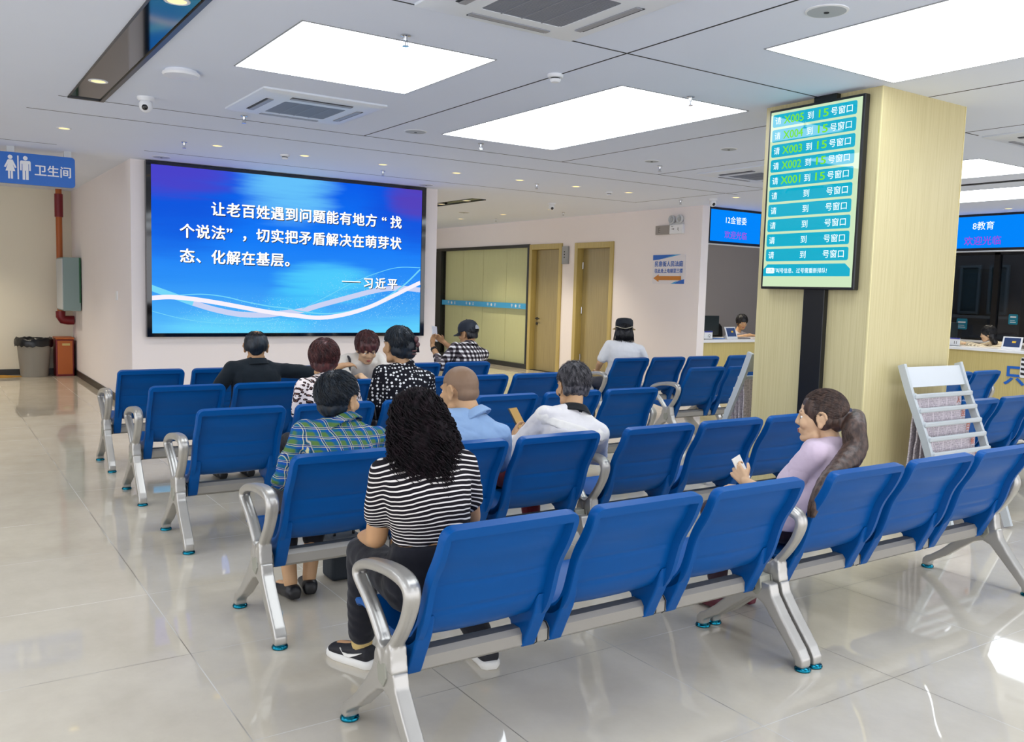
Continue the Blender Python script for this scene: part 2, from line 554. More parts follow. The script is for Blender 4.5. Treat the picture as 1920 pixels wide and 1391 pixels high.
# panel box between the doors
pb = thing('control_panel', 'small grey control box with three buttons, high between the two doors', 'panel', (9.8, 12.93, 2.1))
MB().box(9.765, 9.8, 12.83, 13.01, 2.03, 2.35).build('box', M_GREY, pb, bevel=0.004)
for z in (2.15, 2.20, 2.25):
    MB().lathe([(0.011, 0), (0.011, 0.008)], (9.757, 12.93, z), 12, 'x').build('button', M_INK, pb)

# direction sign on the wall by the doors
ds = thing('direction_sign', 'white wall sign with blue corners, blue characters and orange left arrow', 'sign', (9.8, 10.25, 1.9))
S0, S1, Z0, Z1 = 9.88, 10.60, 1.69, 2.15
MB().prism(rrect(S0, S1, Z0, Z1, 0.03), 9.788, 9.799, 'yz').build('board', plain('sign_white', (226, 222, 226), 0.35), ds)
def onwall(poly, x0=9.784, x1=9.7875): return MB().prism(poly, x0, x1, 'yz')
onwall([(S1 - 0.003, Z1 - 0.003), (S1 - 0.003, Z1 - 0.085), (S1 - 0.16, Z1 - 0.075), (S1 - 0.5, Z1 - 0.003)]).build('corner_print', M_TXT_BLUE, ds)
onwall([(S1 - 0.20, Z1 - 0.070), (S1 - 0.36, Z1 - 0.045), (S1 - 0.63, Z1 - 0.003), (S1 - 0.5, Z1 - 0.003)], 9.7845).build('corner_print', M_SKY, ds, label='lighter blue corner print')
onwall([(S0 + 0.003, Z0 + 0.003), (S0 + 0.003, Z0 + 0.075), (S0 + 0.12, Z0 + 0.05), (S0 + 0.22, Z0 + 0.003)]).build('corner_print', M_TXT_BLUE, ds)
onwall([(S0 + 0.22, Z0 + 0.003), (S0 + 0.14, Z0 + 0.045), (S0 + 0.20, Z0 + 0.035), (S0 + 0.30, Z0 + 0.003)], 9.7845).build('corner_print', M_SKY, ds, label='lighter blue corner print')
tx = MB()
letters(tx, '民意街人民法庭', (9.7835, 10.235, 2.005), (0, -1, 0), (0, 0, 1), w=0.63, h=0.085, bold=0.02)
letters(tx, '往此处上电梯至三楼', (9.7835, 10.235, 1.895), (0, -1, 0), (0, 0, 1), w=0.63, h=0.07, bold=0.02)
tx.build('lettering', M_TXT_BLUE, ds)
onwall([(10.57, 1.78), (10.45, 1.84), (10.45, 1.812), (9.95, 1.812), (9.95, 1.748), (10.45, 1.748), (10.45, 1.72)], 9.7815, 9.7835).build('arrow', plain('orange_arrow_print', (196, 122, 30), 0.4), ds)

# emergency exit box and twin lamps
ex = thing('exit_sign', 'grey and white exit box with a faint letter, high on the wall', 'sign', (9.8, 10.25, 2.5))
MB().box(9.765, 9.8, 10.22, 10.55, 2.465, 2.605).build('display', plain('exit_grey', (150, 144, 140), 0.5), ex, bevel=0.004)
MB().box(9.752, 9.8, 9.93, 10.22, 2.465, 2.605).build('housing', M_WHITE, ex, bevel=0.008)
tx = MB(); letters(tx, 'E', (9.764, 10.46, 2.535), (0, -1, 0), (0, 0, 1), h=0.08)
tx.build('lettering', plain('exit_letter', (110, 104, 100), 0.5), ex)
tx = MB()
for y, z, w, h in ((10.13, 2.54, .03, .015), (10.16, 2.54, .03, .006), (10.16, 2.58, .04, .006), (10.03, 2.555, .02, .006), (10.03, 2.535, .024, .012), (10.02, 2.515, .016, .006)):
    tx.box(9.7505, 9.752, y - w / 2, y + w / 2, z - h / 2, z + h / 2)
tx.build('indicator_marks', M_INK, ex)
el = thing('emergency_light', 'two round emergency lamps mounted above the exit box', 'lamp', (9.8, 10.1, 2.68))
MB().box(9.77, 9.8, 9.95, 10.25, 2.60, 2.64).build('bracket', M_LGREY, el, bevel=0.004)
for y in (10.01, 10.18):
    hd = MB().lathe([(0.03, 0.05), (0.055, 0.03), (0.066, 0.0), (0.066, -0.02), (0.056, -0.03), (0.05, -0.02), (0.035, -0.01), (0.015, -0.008)], (9.765, y, 2.69), 24, 'x').build('lamp_head', M_LGREY, el, smooth=40)
    MB().ell((9.748, y, 2.69), (0.012, 0.034, 0.034)).build('lens', plain('lamp_lens', (172, 176, 178), 0.15), hd, smooth=True)

# ================================================================ big LED screen
led = thing('led_screen', 'large wall LED screen showing white characters on a blue background', 'screen', (3.95, 10.818, 1.86))
X0, X1, ZB, ZT = 2.15, 5.735, 0.862, 2.866
IX0, IX1, IZ0, IZ1 = 2.205, 5.675, 0.905, 2.828
fb = MB().box(X0, IX0, 10.74, 10.818, ZB, ZT).box(IX1, X1, 10.74, 10.818, ZB, ZT).box(IX0, IX1, 10.74, 10.818, ZB, IZ0).box(IX0, IX1, 10.74, 10.818, IZ1, ZT)
fb.build('bezel', M_BLACK_GLOSS, led)
def mat_led():
    t = NT('led_blue_picture')
    co = t.coord(); x, y, z = t.xyz(co)
    u = t.math('DIVIDE', t.math('SUBTRACT', x, IX0 - 3.95), IX1 - IX0)
    v = t.math('DIVIDE', t.math('SUBTRACT', z, IZ0 - 1.86), IZ1 - IZ0)
    nz = t.noise(t.scale(co, (0.6, 1, 7)), 1.6, 4, 0.6)
    c = t.ramp(v, [(0.0, lin(96, 196, 255)), (0.12, lin(74, 176, 252)), (0.33, lin(40, 146, 250)), (0.6, lin(6, 122, 250)), (1.0, lin(2, 92, 236))])
    def spot(u0, v0, ru, rv):
        du = t.math('DIVIDE', t.math('SUBTRACT', u, u0), ru); dv = t.math('DIVIDE', t.math('SUBTRACT', v, v0), rv)
        d = t.math('ADD', t.math('MULTIPLY', du, du), t.math('MULTIPLY', dv, dv))
        d = t.math('ADD', d, t.math('MULTIPLY', t.math('SUBTRACT', nz, 0.5), 0.9))
        return t.step(d, 1.0, 0.0)
    c = t.mix(t.math('MULTIPLY', spot(0.06, 0.80, 0.30, 0.40), 0.6), c, lin(0, 62, 208))
    c = t.mix(t.math('MULTIPLY', spot(0.97, 0.84, 0.26, 0.32), 0.7), c, lin(10, 70, 214))
    c = t.mix(t.math('MULTIPLY', spot(0.05, 0.99, 0.30, 0.22), 0.75), c, lin(84, 62, 196))
    c = t.mix(t.math('MULTIPLY', spot(0.98, 0.94, 0.16, 0.18), 0.75), c, lin(96, 60, 176))
    c = t.mix(t.math('MULTIPLY', spot(0.47, 0.98, 0.22, 0.34), 0.85), c, lin(110, 206, 255))
    c = t.mix(t.math('MULTIPLY', spot(0.62, 0.33, 0.24, 0.17), 0.8), c, lin(84, 216, 255))
    c = t.mix(t.math('MULTIPLY', spot(0.50, 0.19, 0.14, 0.20), 0.6), c, lin(70, 205, 255))
    c = t.mix(t.math('MULTIPLY', spot(0.28, 0.0, 0.30, 0.16), 0.7), c, lin(110, 225, 255))
    c = t.mix(t.math('MULTIPLY', spot(0.98, 0.0, 0.30, 0.14), 0.6), c, lin(100, 222, 255))
    # sparkle dust
    vo = t.voronoi(co, 46)
    dots = t.math('LESS_THAN', vo['Distance'], 0.20)
    zone = t.math('MAXIMUM', spot(0.40, 0.10, 0.36, 0.16), spot(0.80, 0.24, 0.30, 0.20))
    c = t.mix(t.math('MULTIPLY', dots, t.math('MULTIPLY', zone, 0.75)), c, lin(180, 240, 255))
    c = t.mix(t.math('MULTIPLY', t.math('SUBTRACT', nz, 0.5), 0.35), c, lin(0, 90, 220))
    return t.set(color=lin(2, 3, 6), rough=0.3, spec=0.06, emit=c, emit_s=0.98 * LED)
MB().box(IX0, IX1, 10.752, 10.815, IZ0, IZ1).build('display_panel', mat_led(), led)

def catmull(pts, n=8):
    P = [Vector(p) for p in pts]; out = []
    for i in range(len(P) - 1):
        p0, p1, p2, p3 = P[max(i - 1, 0)], P[i], P[i + 1], P[min(i + 2, len(P) - 1)]
        for k in range(n):
            t = k / n
            out.append(0.5 * ((2 * p1) + (p2 - p0) * t + (2 * p0 - 5 * p1 + 4 * p2 - p3) * t * t + (3 * p1 - p0 - 3 * p2 + p3) * t ** 3))
    out.append(P[-1])
    return out

def ribbon(pts, wf, y, mat):
    c = catmull([(a, b, 0) for a, b in pts], 6)
    L = []; R = []
    n = len(c)
    for i, p in enumerate(c):
        d = (c[min(i + 1, n - 1)] - c[max(i - 1, 0)]).normalized()
        w = wf(i / (n - 1)) / 2
        def cl(q): return (min(max(q[0], IX0 + .001), IX1 - .001), q[1])
        L.append(cl((p.x - d.y * w, p.y + d.x * w))); R.append(cl((p.x + d.y * w, p.y - d.x * w)))
    mb = MB()
    mb.loft([[(a[0], y, a[1]), (b[0], y, b[1]), (b[0], y + 0.001, b[1]), (a[0], y + 0.001, a[1])] for a, b in zip(L, R)])
    return mb.build('light_ribbon', mat, led)
EM_W = glow('led_white', (250, 244, 255), .98 * LED)
EM_L = glow('led_lilac', (206, 216, 250), .95 * LED)
EM_C = glow('led_cyan', (120, 220, 255), .95 * LED)
W_ = [(2.186, 1.309), (2.404, 1.326), (2.666, 1.307), (2.937, 1.27), (3.215, 1.223), (3.502, 1.174), (3.798, 1.134), (3.896, 1.125), (4.227, 1.098), (4.568, 1.142), (4.919, 1.244), (5.281, 1.405), (5.529, 1.523), (5.674, 1.589)]
L_ = [(2.187, 1.431), (2.447, 1.339), (2.666, 1.261), (2.937, 1.182), (3.215, 1.133), (3.503, 1.127), (3.748, 1.153), (4.005, 1.189), (4.225, 1.255), (4.565, 1.347), (4.916, 1.441), (5.157, 1.489), (5.404, 1.503), (5.672, 1.487)]
T1 = [(2.464, 1.344), (2.756, 1.366), (3.029, 1.342), (3.31, 1.281), (3.6, 1.233), (3.818, 1.212), (4.005, 1.173), (4.339, 1.15), (4.683, 1.197), (5.038, 1.312), (5.403, 1.531), (5.666, 1.765)]
T2 = [(2.189, 1.164), (2.489, 1.086), (2.755, 1.042), (3.028, 1.024), (3.406, 1.035), (3.699, 1.085)]
T3 = [(4.004, 1.21), (4.336, 1.375), (4.679, 1.555), (5.032, 1.697), (5.336, 1.78), (5.666, 1.789)]
ribbon(L_, lambda t: 0.065, 10.7502, EM_L)
ribbon(L_[:3], lambda t: 0.07, 10.7497, EM_C)
ribbon(T1, lambda t: 0.010 + 0.010 * t, 10.7492, EM_C)
ribbon(T2, lambda t: 0.007, 10.7492, EM_C)
ribbon(T3, lambda t: 0.008, 10.7492, EM_C)
ribbon(W_, lambda t: 0.052, 10.7485, EM_W)
fg, sh = MB(), MB()
def led_cell(ch, i, z, size=0.172, x=None):
    cx = (2.60 + i * 0.1793) if x is None else x
    for mb, dx, dz, y in ((fg, 0, 0, 10.7455), (sh, 0.008, -0.009, 10.7472)):
        letters(mb, ch, (cx + dx, y, z + dz), (1, 0, 0), (0, 0, 1), cell=size, bold=0.024)
for i, ch in enumerate('让老百姓遇到问题能有地方“找'): led_cell(ch, i + 2, 2.378, x=(5.165 if ch == '“' else None))
for i, ch in enumerate('个说法”，切实把矛盾解决在萌芽状'): led_cell(ch, i, 2.10)
for i, ch in enumerate('态、化解在基层。'): led_cell(ch, i, 1.812)
for i, ch in enumerate('习近平'): led_cell(ch, 0, 1.56, 0.15, 4.90 + i * 0.175)
fg.box(4.53, 4.79, 10.744, 10.7455, 1.565, 1.577); sh.box(4.537, 4.797, 10.7462, 10.7472, 1.557, 1.569)
sh.build('lettering_shadow', plain('led_dark_edge', (30, 26, 40), 0.6), led)
fg.build('lettering', glow('led_letters', (255, 255, 255), 1.0), led)

# ================================================================ restroom sign
rs = thing('restroom_sign', 'blue hanging restroom sign with white figures and three characters', 'sign', (1.08, 10.8, 2.6))
MB().prism(rrect(0.42, 1.43, 2.488, 2.812, 0.035), 10.77, 10.82, 'xz').build('board', M_SIGN_BLUE, rs)
for x in (0.82, 1.36):
    MB().box(x - 0.035, x + 0.035, 10.775, 10.815, 2.81, CEIL).build('hanger', M_LGREY, rs)
ic = MB()
def person_icon(x, woman):
    ic.lathe([(0.022, -0.002), (0.022, 0.002)], (x, 10.767, 2.76), 18, 'y')
    if woman:
        body = [(x - .022, 2.733), (x + .022, 2.733), (x + .058, 2.655), (x + .042, 2.65), (x + .022, 2.69), (x + .045, 2.615), (x + .022, 2.615), (x + .022, 2.535), (x + .004, 2.535), (x + .004, 2.615), (x - .004, 2.615), (x - .004, 2.535), (x - .022, 2.535), (x - .022, 2.615), (x - .045, 2.615), (x - .022, 2.69), (x - .042, 2.65), (x - .058, 2.655)]
    else:
        body = [(x - .042, 2.733), (x + .042, 2.733), (x + .05, 2.72), (x + .05, 2.63), (x + .034, 2.63), (x + .034, 2.70), (x + .028, 2.70), (x + .028, 2.535), (x + .004, 2.535), (x + .004, 2.63), (x - .004, 2.63), (x - .004, 2.535), (x - .028, 2.535), (x - .028, 2.70), (x - .034, 2.70), (x - .034, 2.63), (x - .05, 2.63), (x - .05, 2.72)]
    ic.prism(body, 10.765, 10.769, 'xz')
person_icon(0.815, True); person_icon(0.955, False)
ic.box(0.880, 0.893, 10.765, 10.769, 2.535, 2.78)
ic.build('icons', M_WHITE, rs)
tx = MB(); letters(tx, '卫生间', (1.215, 10.768, 2.648), (1, 0, 0), (0, 0, 1), w=0.345, h=0.115, bold=0.02)
tx.build('lettering', M_WHITE, rs)

# ================================================================ left corridor objects
hc = thing('hose_cabinet', 'grey-blue fire hose cabinet mounted high in the corridor corner', 'cabinet', (1.88, 15.0, 1.02))
MB().box(1.75, 1.985, 14.55, 15.25, 1.03, 1.82).build('cabinet_body', plain('cabinet_paint', (128, 150, 150), 0.4), hc, bevel=0.006)
MB().box(1.738, 1.75, 14.57, 15.23, 1.05, 1.80).build('cabinet_door', M_LGREY, hc, bevel=0.004)
MB().box(1.965, 1.985, 14.542, 14.552, 1.15, 1.82).build('side_strip', plain('green_edge', (20, 90, 50), 0.5), hc)
wp = thing('fire_pipe', 'vertical red-brown fire pipe running from ceiling into the hose cabinet', 'pipe', (1.80, 15.35, 1.0))
MB().tube([(1.80, 15.33, CEIL), (1.80, 15.33, 1.0)], 0.045, 16).build('pipe', M_ORANGE, wp, smooth=40)
MB().tube([(1.80, 15.33, 1.0), (1.80, 15.33, 0.92), (1.83, 15.33, 0.87), (1.9, 15.33, 0.86), (1.985, 15.33, 0.86)], 0.07, 16).build('elbow', M_RED, wp, smooth=40, label='dark red pipe elbow under the cabinet')
MB().lathe([(0.06, 0), (0.06, 0.35)], (1.80, 15.33, 2.45), 16).build('coupling', M_RED, wp, smooth=40, label='dark red pipe coupling')
sw = MB().prism(rrect(11.66, 11.745, 1.26, 1.37, 0.008), 1.988, 2.0, 'yz').build('light_switch', M_WHITE, label='small white light switch on the corridor side wall', cat='switch')

bn = thing('waste_bin', 'grey round waste bin lined with a black bag in the corridor', 'bin', (1.42, 15.28, 0))
MB().lathe([(0.185, 0.0), (0.19, 0.01), (0.235, 0.52), (0.245, 0.53), (0.245, 0.55), (0.22, 0.55), (0.215, 0.5), (0.17, 0.02)], (1.42, 15.28, 0), 36).build('bin_body', plain('bin_grey', (150, 148, 142), 0.55), bn, smooth=40)
lm = MB(); rings = []
rg = random.Random(3)
for r, z in ((0.215, 0.46), (0.225, 0.575), (0.245, 0.59), (0.262, 0.565), (0.268, 0.52), (0.262, 0.47)):
    rings.append([(1.42 + (r + rg.uniform(-.008, .008)) * math.cos(a), 15.28 + (r + rg.uniform(-.008, .008)) * math.sin(a), z + rg.uniform(-.02, .02)) for a in [2 * PI * k / 40 for k in range(40)]])
lm.loft(rings, False).build('bin_liner', M_BAG, bn, smooth=True)
xb = thing('extinguisher_box', 'orange-brown fire extinguisher box with dark red sides beside the bin', 'box', (1.82, 15.3, 0))
MB().box(1.705, 1.955, 15.14, 15.5, 0.0, 0.57).build('box_body', M_RED, xb, bevel=0.01)
MB().box(1.725, 1.935, 15.128, 15.14, 0.03, 0.55).build('box_front', M_ORANGE, xb, bevel=0.003)
MB().box(1.70, 1.96, 15.125, 15.505, 0.57, 0.60).build('box_lid', M_ORANGE, xb, bevel=0.006)
MB().box(1.79, 1.90, 15.124, 15.128, 0.475, 0.51).build('label_plate', plain('pale_plate', (200, 176, 110), 0.5), xb)
mt = MB().prism([(0.5, 15.1), (1.0, 15.12), (1.24, 15.22), (1.02, 15.45), (0.5, 15.5)], 0.001, 0.012, 'xy').build('floor_mat', plain('ochre_mat', (190, 140, 50), 0.9), label='ochre floor mat lying left of the grey waste bin', cat='mat')

# ================================================================ ceiling
gr = MB(); w = 0.006; zc = CEIL - 0.0012
def gx(y, x0, x1): gr.box(x0, x1, y - w, y + w, zc, CEIL + 0.01)
def gy(x, y0, y1): gr.box(x - w, x + w, y0, y1, zc, CEIL + 0.01)
gx(3.96, -6, 5.13); gx(7.57, 0.9, 9.1); gx(8.27, 0.75, 9.1); gx(10.06, 2.0, 8.9); gx(10.3, -6, 1.2)
gy(3.39, -4, 7.57); gy(5.64, 4.42, 7.57); gy(5.64, -4, 3.49); gy(7.0, -4, 7.57); gy(9.1, 4.0, 7.57); gx(4.0, 6.1, 7.2)
gy(8.88, 7.57, 10.06); gy(10.05, -4, 7.57)
tag(gr.build('trim_1', M_DARK), kind='structure')
SPOTS = []
def panel(x0, x1, y0, y1, label):
    t = thing('ceiling_light_panel', label, 'ceiling light', ((x0 + x1) / 2, (y0 + y1) / 2, CEIL), 'square luminous ceiling panels')
    f = MB(); b = 0.008
    f.box(x0 - b, x1 + b, y0 - b, y0, CEIL - 0.004, CEIL).box(x0 - b, x1 + b, y1, y1 + b, CEIL - 0.004, CEIL)
    f.box(x0 - b, x0, y0, y1, CEIL - 0.004, CEIL).box(x1, x1 + b, y0, y1, CEIL - 0.004, CEIL)
    f.build('panel_frame', M_GREY, t)
    MB().box(x0, x1, y0, y1, CEIL - 0.003, CEIL).build('diffuser', M_PANEL, t)
panel(1.69, 2.88, 4.56, 5.75, 'square luminous panel between the two left air conditioners')
panel(3.88, 5.09, 4.57, 6.99, 'long luminous panel in the middle of the ceiling, left of the pillar')
panel(3.91, 5.10, 0.98, 3.40, 'big luminous panel at the top right of the picture, before the pillar')
panel(8.33, 9.51, 4.6, 7.0, 'bright luminous panel seen right of the pillar, above the counter side')
panel(10.57, 11.75, 4.6, 7.0, 'far luminous panel right of the pillar, nearest the blue counter display')
for a in ((1.69, 2.88, 1.0, 2.4), (-2.4, -1.2, 1.0, 3.4), (-2.4, -1.2, 4.57, 6.99), (8.33, 9.51, 1.0, 3.4), (10.57, 11.75, 1.0, 3.4), (3.91, 5.10, -3.0, -0.6), (8.33, 9.51, -3.0, -0.6)):  # unseen panels carrying the grid on, put in for illumination
    panel(*a, 'unseen square luminous ceiling panel continuing the grid, added to light the hall around the camera')

def downlight(x, y, power, label, group='warm recessed downlights', z=CEIL):
    t = thing('downlight', label, 'downlight', (x, y, z), group)
    MB().lathe([(0.045, 0.0), (0.047, -0.004), (0.062, -0.004), (0.064, 0.0)], (x, y, z), 28).build('ring', M_WHITE, t, smooth=40)
    MB().lathe([(0.001, -0.002), (0.045, -0.002), (0.045, 0.0)], (x, y, z), 28).build('lamp', M_DOWN, t)
    if power:
        l = bpy.data.lights.new('downlight_beam', 'SPOT'); l.energy = power; l.color = (1, 0.90, 0.72); l.spot_size = math.radians(105); l.spot_blend = 0.7; l.shadow_soft_size = 0.05
        lo = bpy.data.objects.new('downlight_beam', l); COL.objects.link(lo); lo.location = (0, 0, -0.02); lo.parent = t
DX = [1.13, 2.51, 3.42, 4.33, 5.28, 6.18, 7.06, 7.96]
names = ['leftmost', 'second', 'third', 'fourth', 'fifth', 'sixth', 'seventh', 'eighth']
for x, nm in zip(DX, names):
    downlight(x, 9.15, 34, f'{nm} from the left of the warm downlights in the row before the screen')
downlight(9.33, 8.5, 40, 'warm downlight right before the left counter display')
downlight(12.88, 6.64, 20, 'warm downlight above the right counter display')
for i, y in enumerate((14.9, 13.41, 11.96)):
    downlight(8.72, y, 95, ('far', 'middle', 'near')[i] + ' one of three downlights over the corridor with the doors')
downlight(0.3, 12.3, 80, 'corridor downlight outside the picture near the restroom sign')
downlight(0.3, 14.3, 90, 'corridor downlight outside the picture near the waste bin')

downlight(11.3, 11.2, 190, 'unseen downlight added to brighten the office behind the left counter display')  # added lamp hidden by the display, lifts the grey wall behind the counter
downlight(14.6, 7.6, 130, 'unseen downlight added to brighten the area behind the right counter display')  # added lamp hidden by the display, lifts the woman clerk and her surroundings

# recessed glossy black slots
def slot(x0, x1, y0, y1, label, lights):
    t = thing('ceiling_slot', label, 'light slot', ((x0 + x1) / 2, (y0 + y1) / 2, CEIL))
    MB().box(x0, x1, y0, y1, CEIL - 0.003, CEIL).build('slot_panel', M_BLACK_GLOSS, t)
    f = MB(); b = 0.03
    f.box(x1, x1 + b, y0, y1, CEIL - 0.012, CEIL).box(x0 - b * .4, x0, y0, y1, CEIL - 0.006, CEIL).box(x0 - b * .4, x1 + b, y1, y1 + b, CEIL - 0.012, CEIL)
    f.build('slot_edge', M_BLACK, t)
    for k, (x, y) in enumerate(lights):
        downlight(x, y, 12, label.split(' ')[0] + f' slot downlight, the {"farther" if k == 0 else "nearer"} of two set in black', 'downlights in the black ceiling slots', CEIL - 0.003)
slot(0.97, 1.18, 2.0, 7.52, 'long glossy black ceiling slot at the top left with yellow downlights', ((1.06, 6.82), (1.08, 4.64)))
slot(6.9, 7.1, 11.45, 15.0, 'short black ceiling slot over the corridor behind the screen wall', ((7.0, 12.6), (7.0, 11.8)))
struct('trim_3', MB().box(10.0, 10.1, 1.0, 7.5, CEIL - 0.006, CEIL), M_DARK)

# cassette air conditioners
def cassette(x0, y0, label, s=0.95):
    t = thing('ceiling_air_conditioner', label, 'air conditioner', (x0 + s / 2, y0 + s / 2, CEIL), 'square cassette air conditioners')
    z = CEIL
    p = MB()
    def ring(a, h, r): return [(q[0], q[1], h) for q in rrect(x0 + a, x0 + s - a, y0 + a, y0 + s - a, r, 6)]
    p.loft([ring(0, z, 0.01), ring(0, z - 0.012, 0.01), ring(0.03, z - 0.022, 0.015), ring(0.06, z - 0.026, 0.06), ring(0.20, z - 0.034, 0.07), ring(0.235, z - 0.034, 0.02), ring(0.24, z - 0.02, 0.02)], False)
    p.build('face_panel', plain('air_conditioner_white', (226, 232, 240), 0.35), t, smooth=35)
    g = MB(); a, b = x0 + 0.235, x0 + s - 0.235; c, d = y0 + 0.2, y0 + s - 0.2
    g.box(a, b, c, d, z - 0.019, z - 0.017)
    g.build('filter', plain('filter_grey', (70, 78, 92), 0.7), t)
    g = MB()
    n = 46
    for i in range(n):
        y = c + 0.035 + (d - c - 0.07) * i / (n - 1)
        g.box(a, b, y - 0.0028, y + 0.0028, z - 0.032, z - 0.02)
    for i in range(1, 4):
        x = a + (b - a) * i / 4
        g.box(x - 0.004, x + 0.004, c + 0.03, d - 0.03, z - 0.034, z - 0.02)
    g.build('grille', plain('grille_grey', (128, 134, 146), 0.4), t)
    for k in range(4):
        m = MB(); u0, u1 = 0.24, s - 0.24
        for (v0, v1, col) in ((0.095, 0.15, 0),):
            if k == 0: m.box(x0 + u0, x0 + u1, y0 + v0, y0 + v1, z - 0.0315, z - 0.026)
            if k == 1: m.box(x0 + u0, x0 + u1, y0 + s - v1, y0 + s - v0, z - 0.0315, z - 0.026)
            if k == 2: m.box(x0 + v0, x0 + v1, y0 + u0, y0 + u1, z - 0.0315, z - 0.026)
            if k == 3: m.box(x0 + s - v1, x0 + s - v0, y0 + u0, y0 + u1, z - 0.0315, z - 0.026)
        ou = m.build('air_outlet', plain('outlet_dark', (44, 48, 56), 0.6), t)
        fl = MB()
        if k == 0: fl.box(x0 + u0, x0 + u1, y0 + 0.112, y0 + 0.15, z - 0.036, z - 0.0316)
        if k == 1: fl.box(x0 + u0, x0 + u1, y0 + s - 0.15, y0 + s - 0.112, z - 0.036, z - 0.0316)
        if k == 2: fl.box(x0 + 0.112, x0 + 0.15, y0 + u0, y0 + u1, z - 0.036, z - 0.0316)
        if k == 3: fl.box(x0 + s - 0.15, x0 + s - 0.112, y0 + u0, y0 + u1, z - 0.036, z - 0.0316)
        fl.build('louver', plain('louver_grey', (150, 152, 160), 0.4), ou)
cassette(2.02, 3.0, 'square ceiling air conditioner at the top edge of the picture')
cassette(2.02, 6.2, 'square ceiling air conditioner above the big screen, behind the square light panel')
cassette(7.25, 6.25, 'square ceiling air conditioner half hidden left of the queue display')
cassette(7.25, 3.05, 'square ceiling air conditioner right of the pillar top')

def lathe_thing(name, label, cat, x, y, prof, mat, group=None):
    return MB().lathe([(r, h) for r, h in prof], (x, y, CEIL), 28).build(name, mat, smooth=40, loc=(x, y, CEIL), label=label, cat=cat, group=group)
lathe_thing('wireless_access_point', 'white flat round access point on the ceiling above the dome camera', 'access point', 1.45, 6.13, [(0.10, 0), (0.10, -0.01), (0.115, -0.014), (0.118, -0.024), (0.11, -0.036), (0.07, -0.04), (0.001, -0.041)], M_WHITE)
def detector(x, y, label):
    t = thing('smoke_detector', label, 'smoke detector', (x, y, CEIL), 'smoke detectors')
    MB().lathe([(0.05, 0), (0.05, -0.012), (0.044, -0.02), (0.03, -0.022)], (x, y, CEIL), 28).build('base', M_WHITE, t, smooth=40)
    MB().lathe([(0.03, -0.022), (0.028, -0.03)], (x, y, CEIL), 28).build('sensor_slots', M_INK, t, smooth=40)
    MB().lathe([(0.036, -0.030), (0.036, -0.036), (0.026, -0.048), (0.001, -0.05)], (x, y, CEIL), 28).build('sensor_head', M_WHITE, t, smooth=40)
detector(3.37, 4.62, 'white smoke detector on the ceiling between the two luminous panels')
detector(7.75, 9.31, 'white smoke detector at the right end of the downlight row')
detector(3.24, 9.25, 'white smoke detector beside the third downlight above the screen')
def dome(x, y, label):
    t = thing('dome_camera', label, 'camera', (x, y, CEIL), 'ceiling dome cameras')
    MB().lathe([(0.062, 0), (0.062, -0.014), (0.05, -0.03)], (x, y, CEIL), 24).build('mount', M_WHITE, t, smooth=40)
    MB().ell((x, y, CEIL - 0.062), (0.05, 0.05, 0.052)).build('camera_ball', M_WHITE, t, smooth=True)
    MB().ell((x - 0.012, y - 0.030, CEIL - 0.078), (0.024, 0.024, 0.024)).build('lens', M_BLACK_GLOSS, t, smooth=True)
dome(1.44, 7.17, 'white dome camera on the ceiling beside the black slot')
dome(8.12, 11.12, 'white dome camera on the corridor ceiling above the doors')
dome(9.25, 8.85, 'white camera on the ceiling at the corner of the left counter display')
def speaker(x, y, label, r=0.09):
    t = thing('ceiling_speaker', label, 'speaker', (x, y, CEIL), 'round ceiling speakers')
    MB().lathe([(r * 1.12, 0), (r * 1.12, -0.004), (r, -0.007)], (x, y, CEIL), 32).build('rim', M_WHITE, t, smooth=40)
    MB().lathe([(r, -0.007), (0.002, -0.009)], (x, y, CEIL), 32).build('grille', plain('speaker_grille', (176, 182, 188), 0.6), t, smooth=40)
    MB().lathe([(0.012, -0.009), (0.012, -0.012)], (x, y, CEIL), 14).build('centre_screw', M_INK, t)
speaker(3.62, 2.79, 'round ceiling speaker at the top edge, left of the big light panel')
speaker(3.64, 7.04, 'round ceiling speaker left of the long luminous panel')
speaker(6.26, 5.82, 'small round ceiling speaker left of the queue display', 0.07)
speaker(6.26, 6.86, 'small round ceiling speaker behind the long luminous panel', 0.07)
speaker(2.25, 10.42, 'round ceiling speaker above the left corner of the screen')
speaker(5.59, 10.48, 'round ceiling speaker above the right corner of the screen')
speaker(8.03, 13.62, 'round ceiling speaker on the corridor ceiling by the glass partition')
def sprinkler(x, y, label):
    t = thing('sprinkler_head', label, 'sprinkler', (x, y, CEIL), 'ceiling sprinkler heads')
    MB().lathe([(0.028, 0), (0.028, -0.005), (0.012, -0.009), (0.009, -0.03)], (x, y, CEIL), 16).build('collar', M_CHROME, t, smooth=40)
    MB().box(x - 0.014, x - 0.010, y - 0.003, y + 0.003, CEIL - 0.058, CEIL - 0.028).box(x + 0.010, x + 0.014, y - 0.003, y + 0.003, CEIL - 0.058, CEIL - 0.028).box(x - .012, x + .012, y - .003, y + .003, CEIL - .030, CEIL - .027).build('yoke', M_CHROME, t)
    MB().lathe([(0.004, -0.03), (0.004, -0.055), (0.019, -0.058), (0.019, -0.061)], (x, y, CEIL), 16).build('deflector', M_CHROME, t, smooth=40)
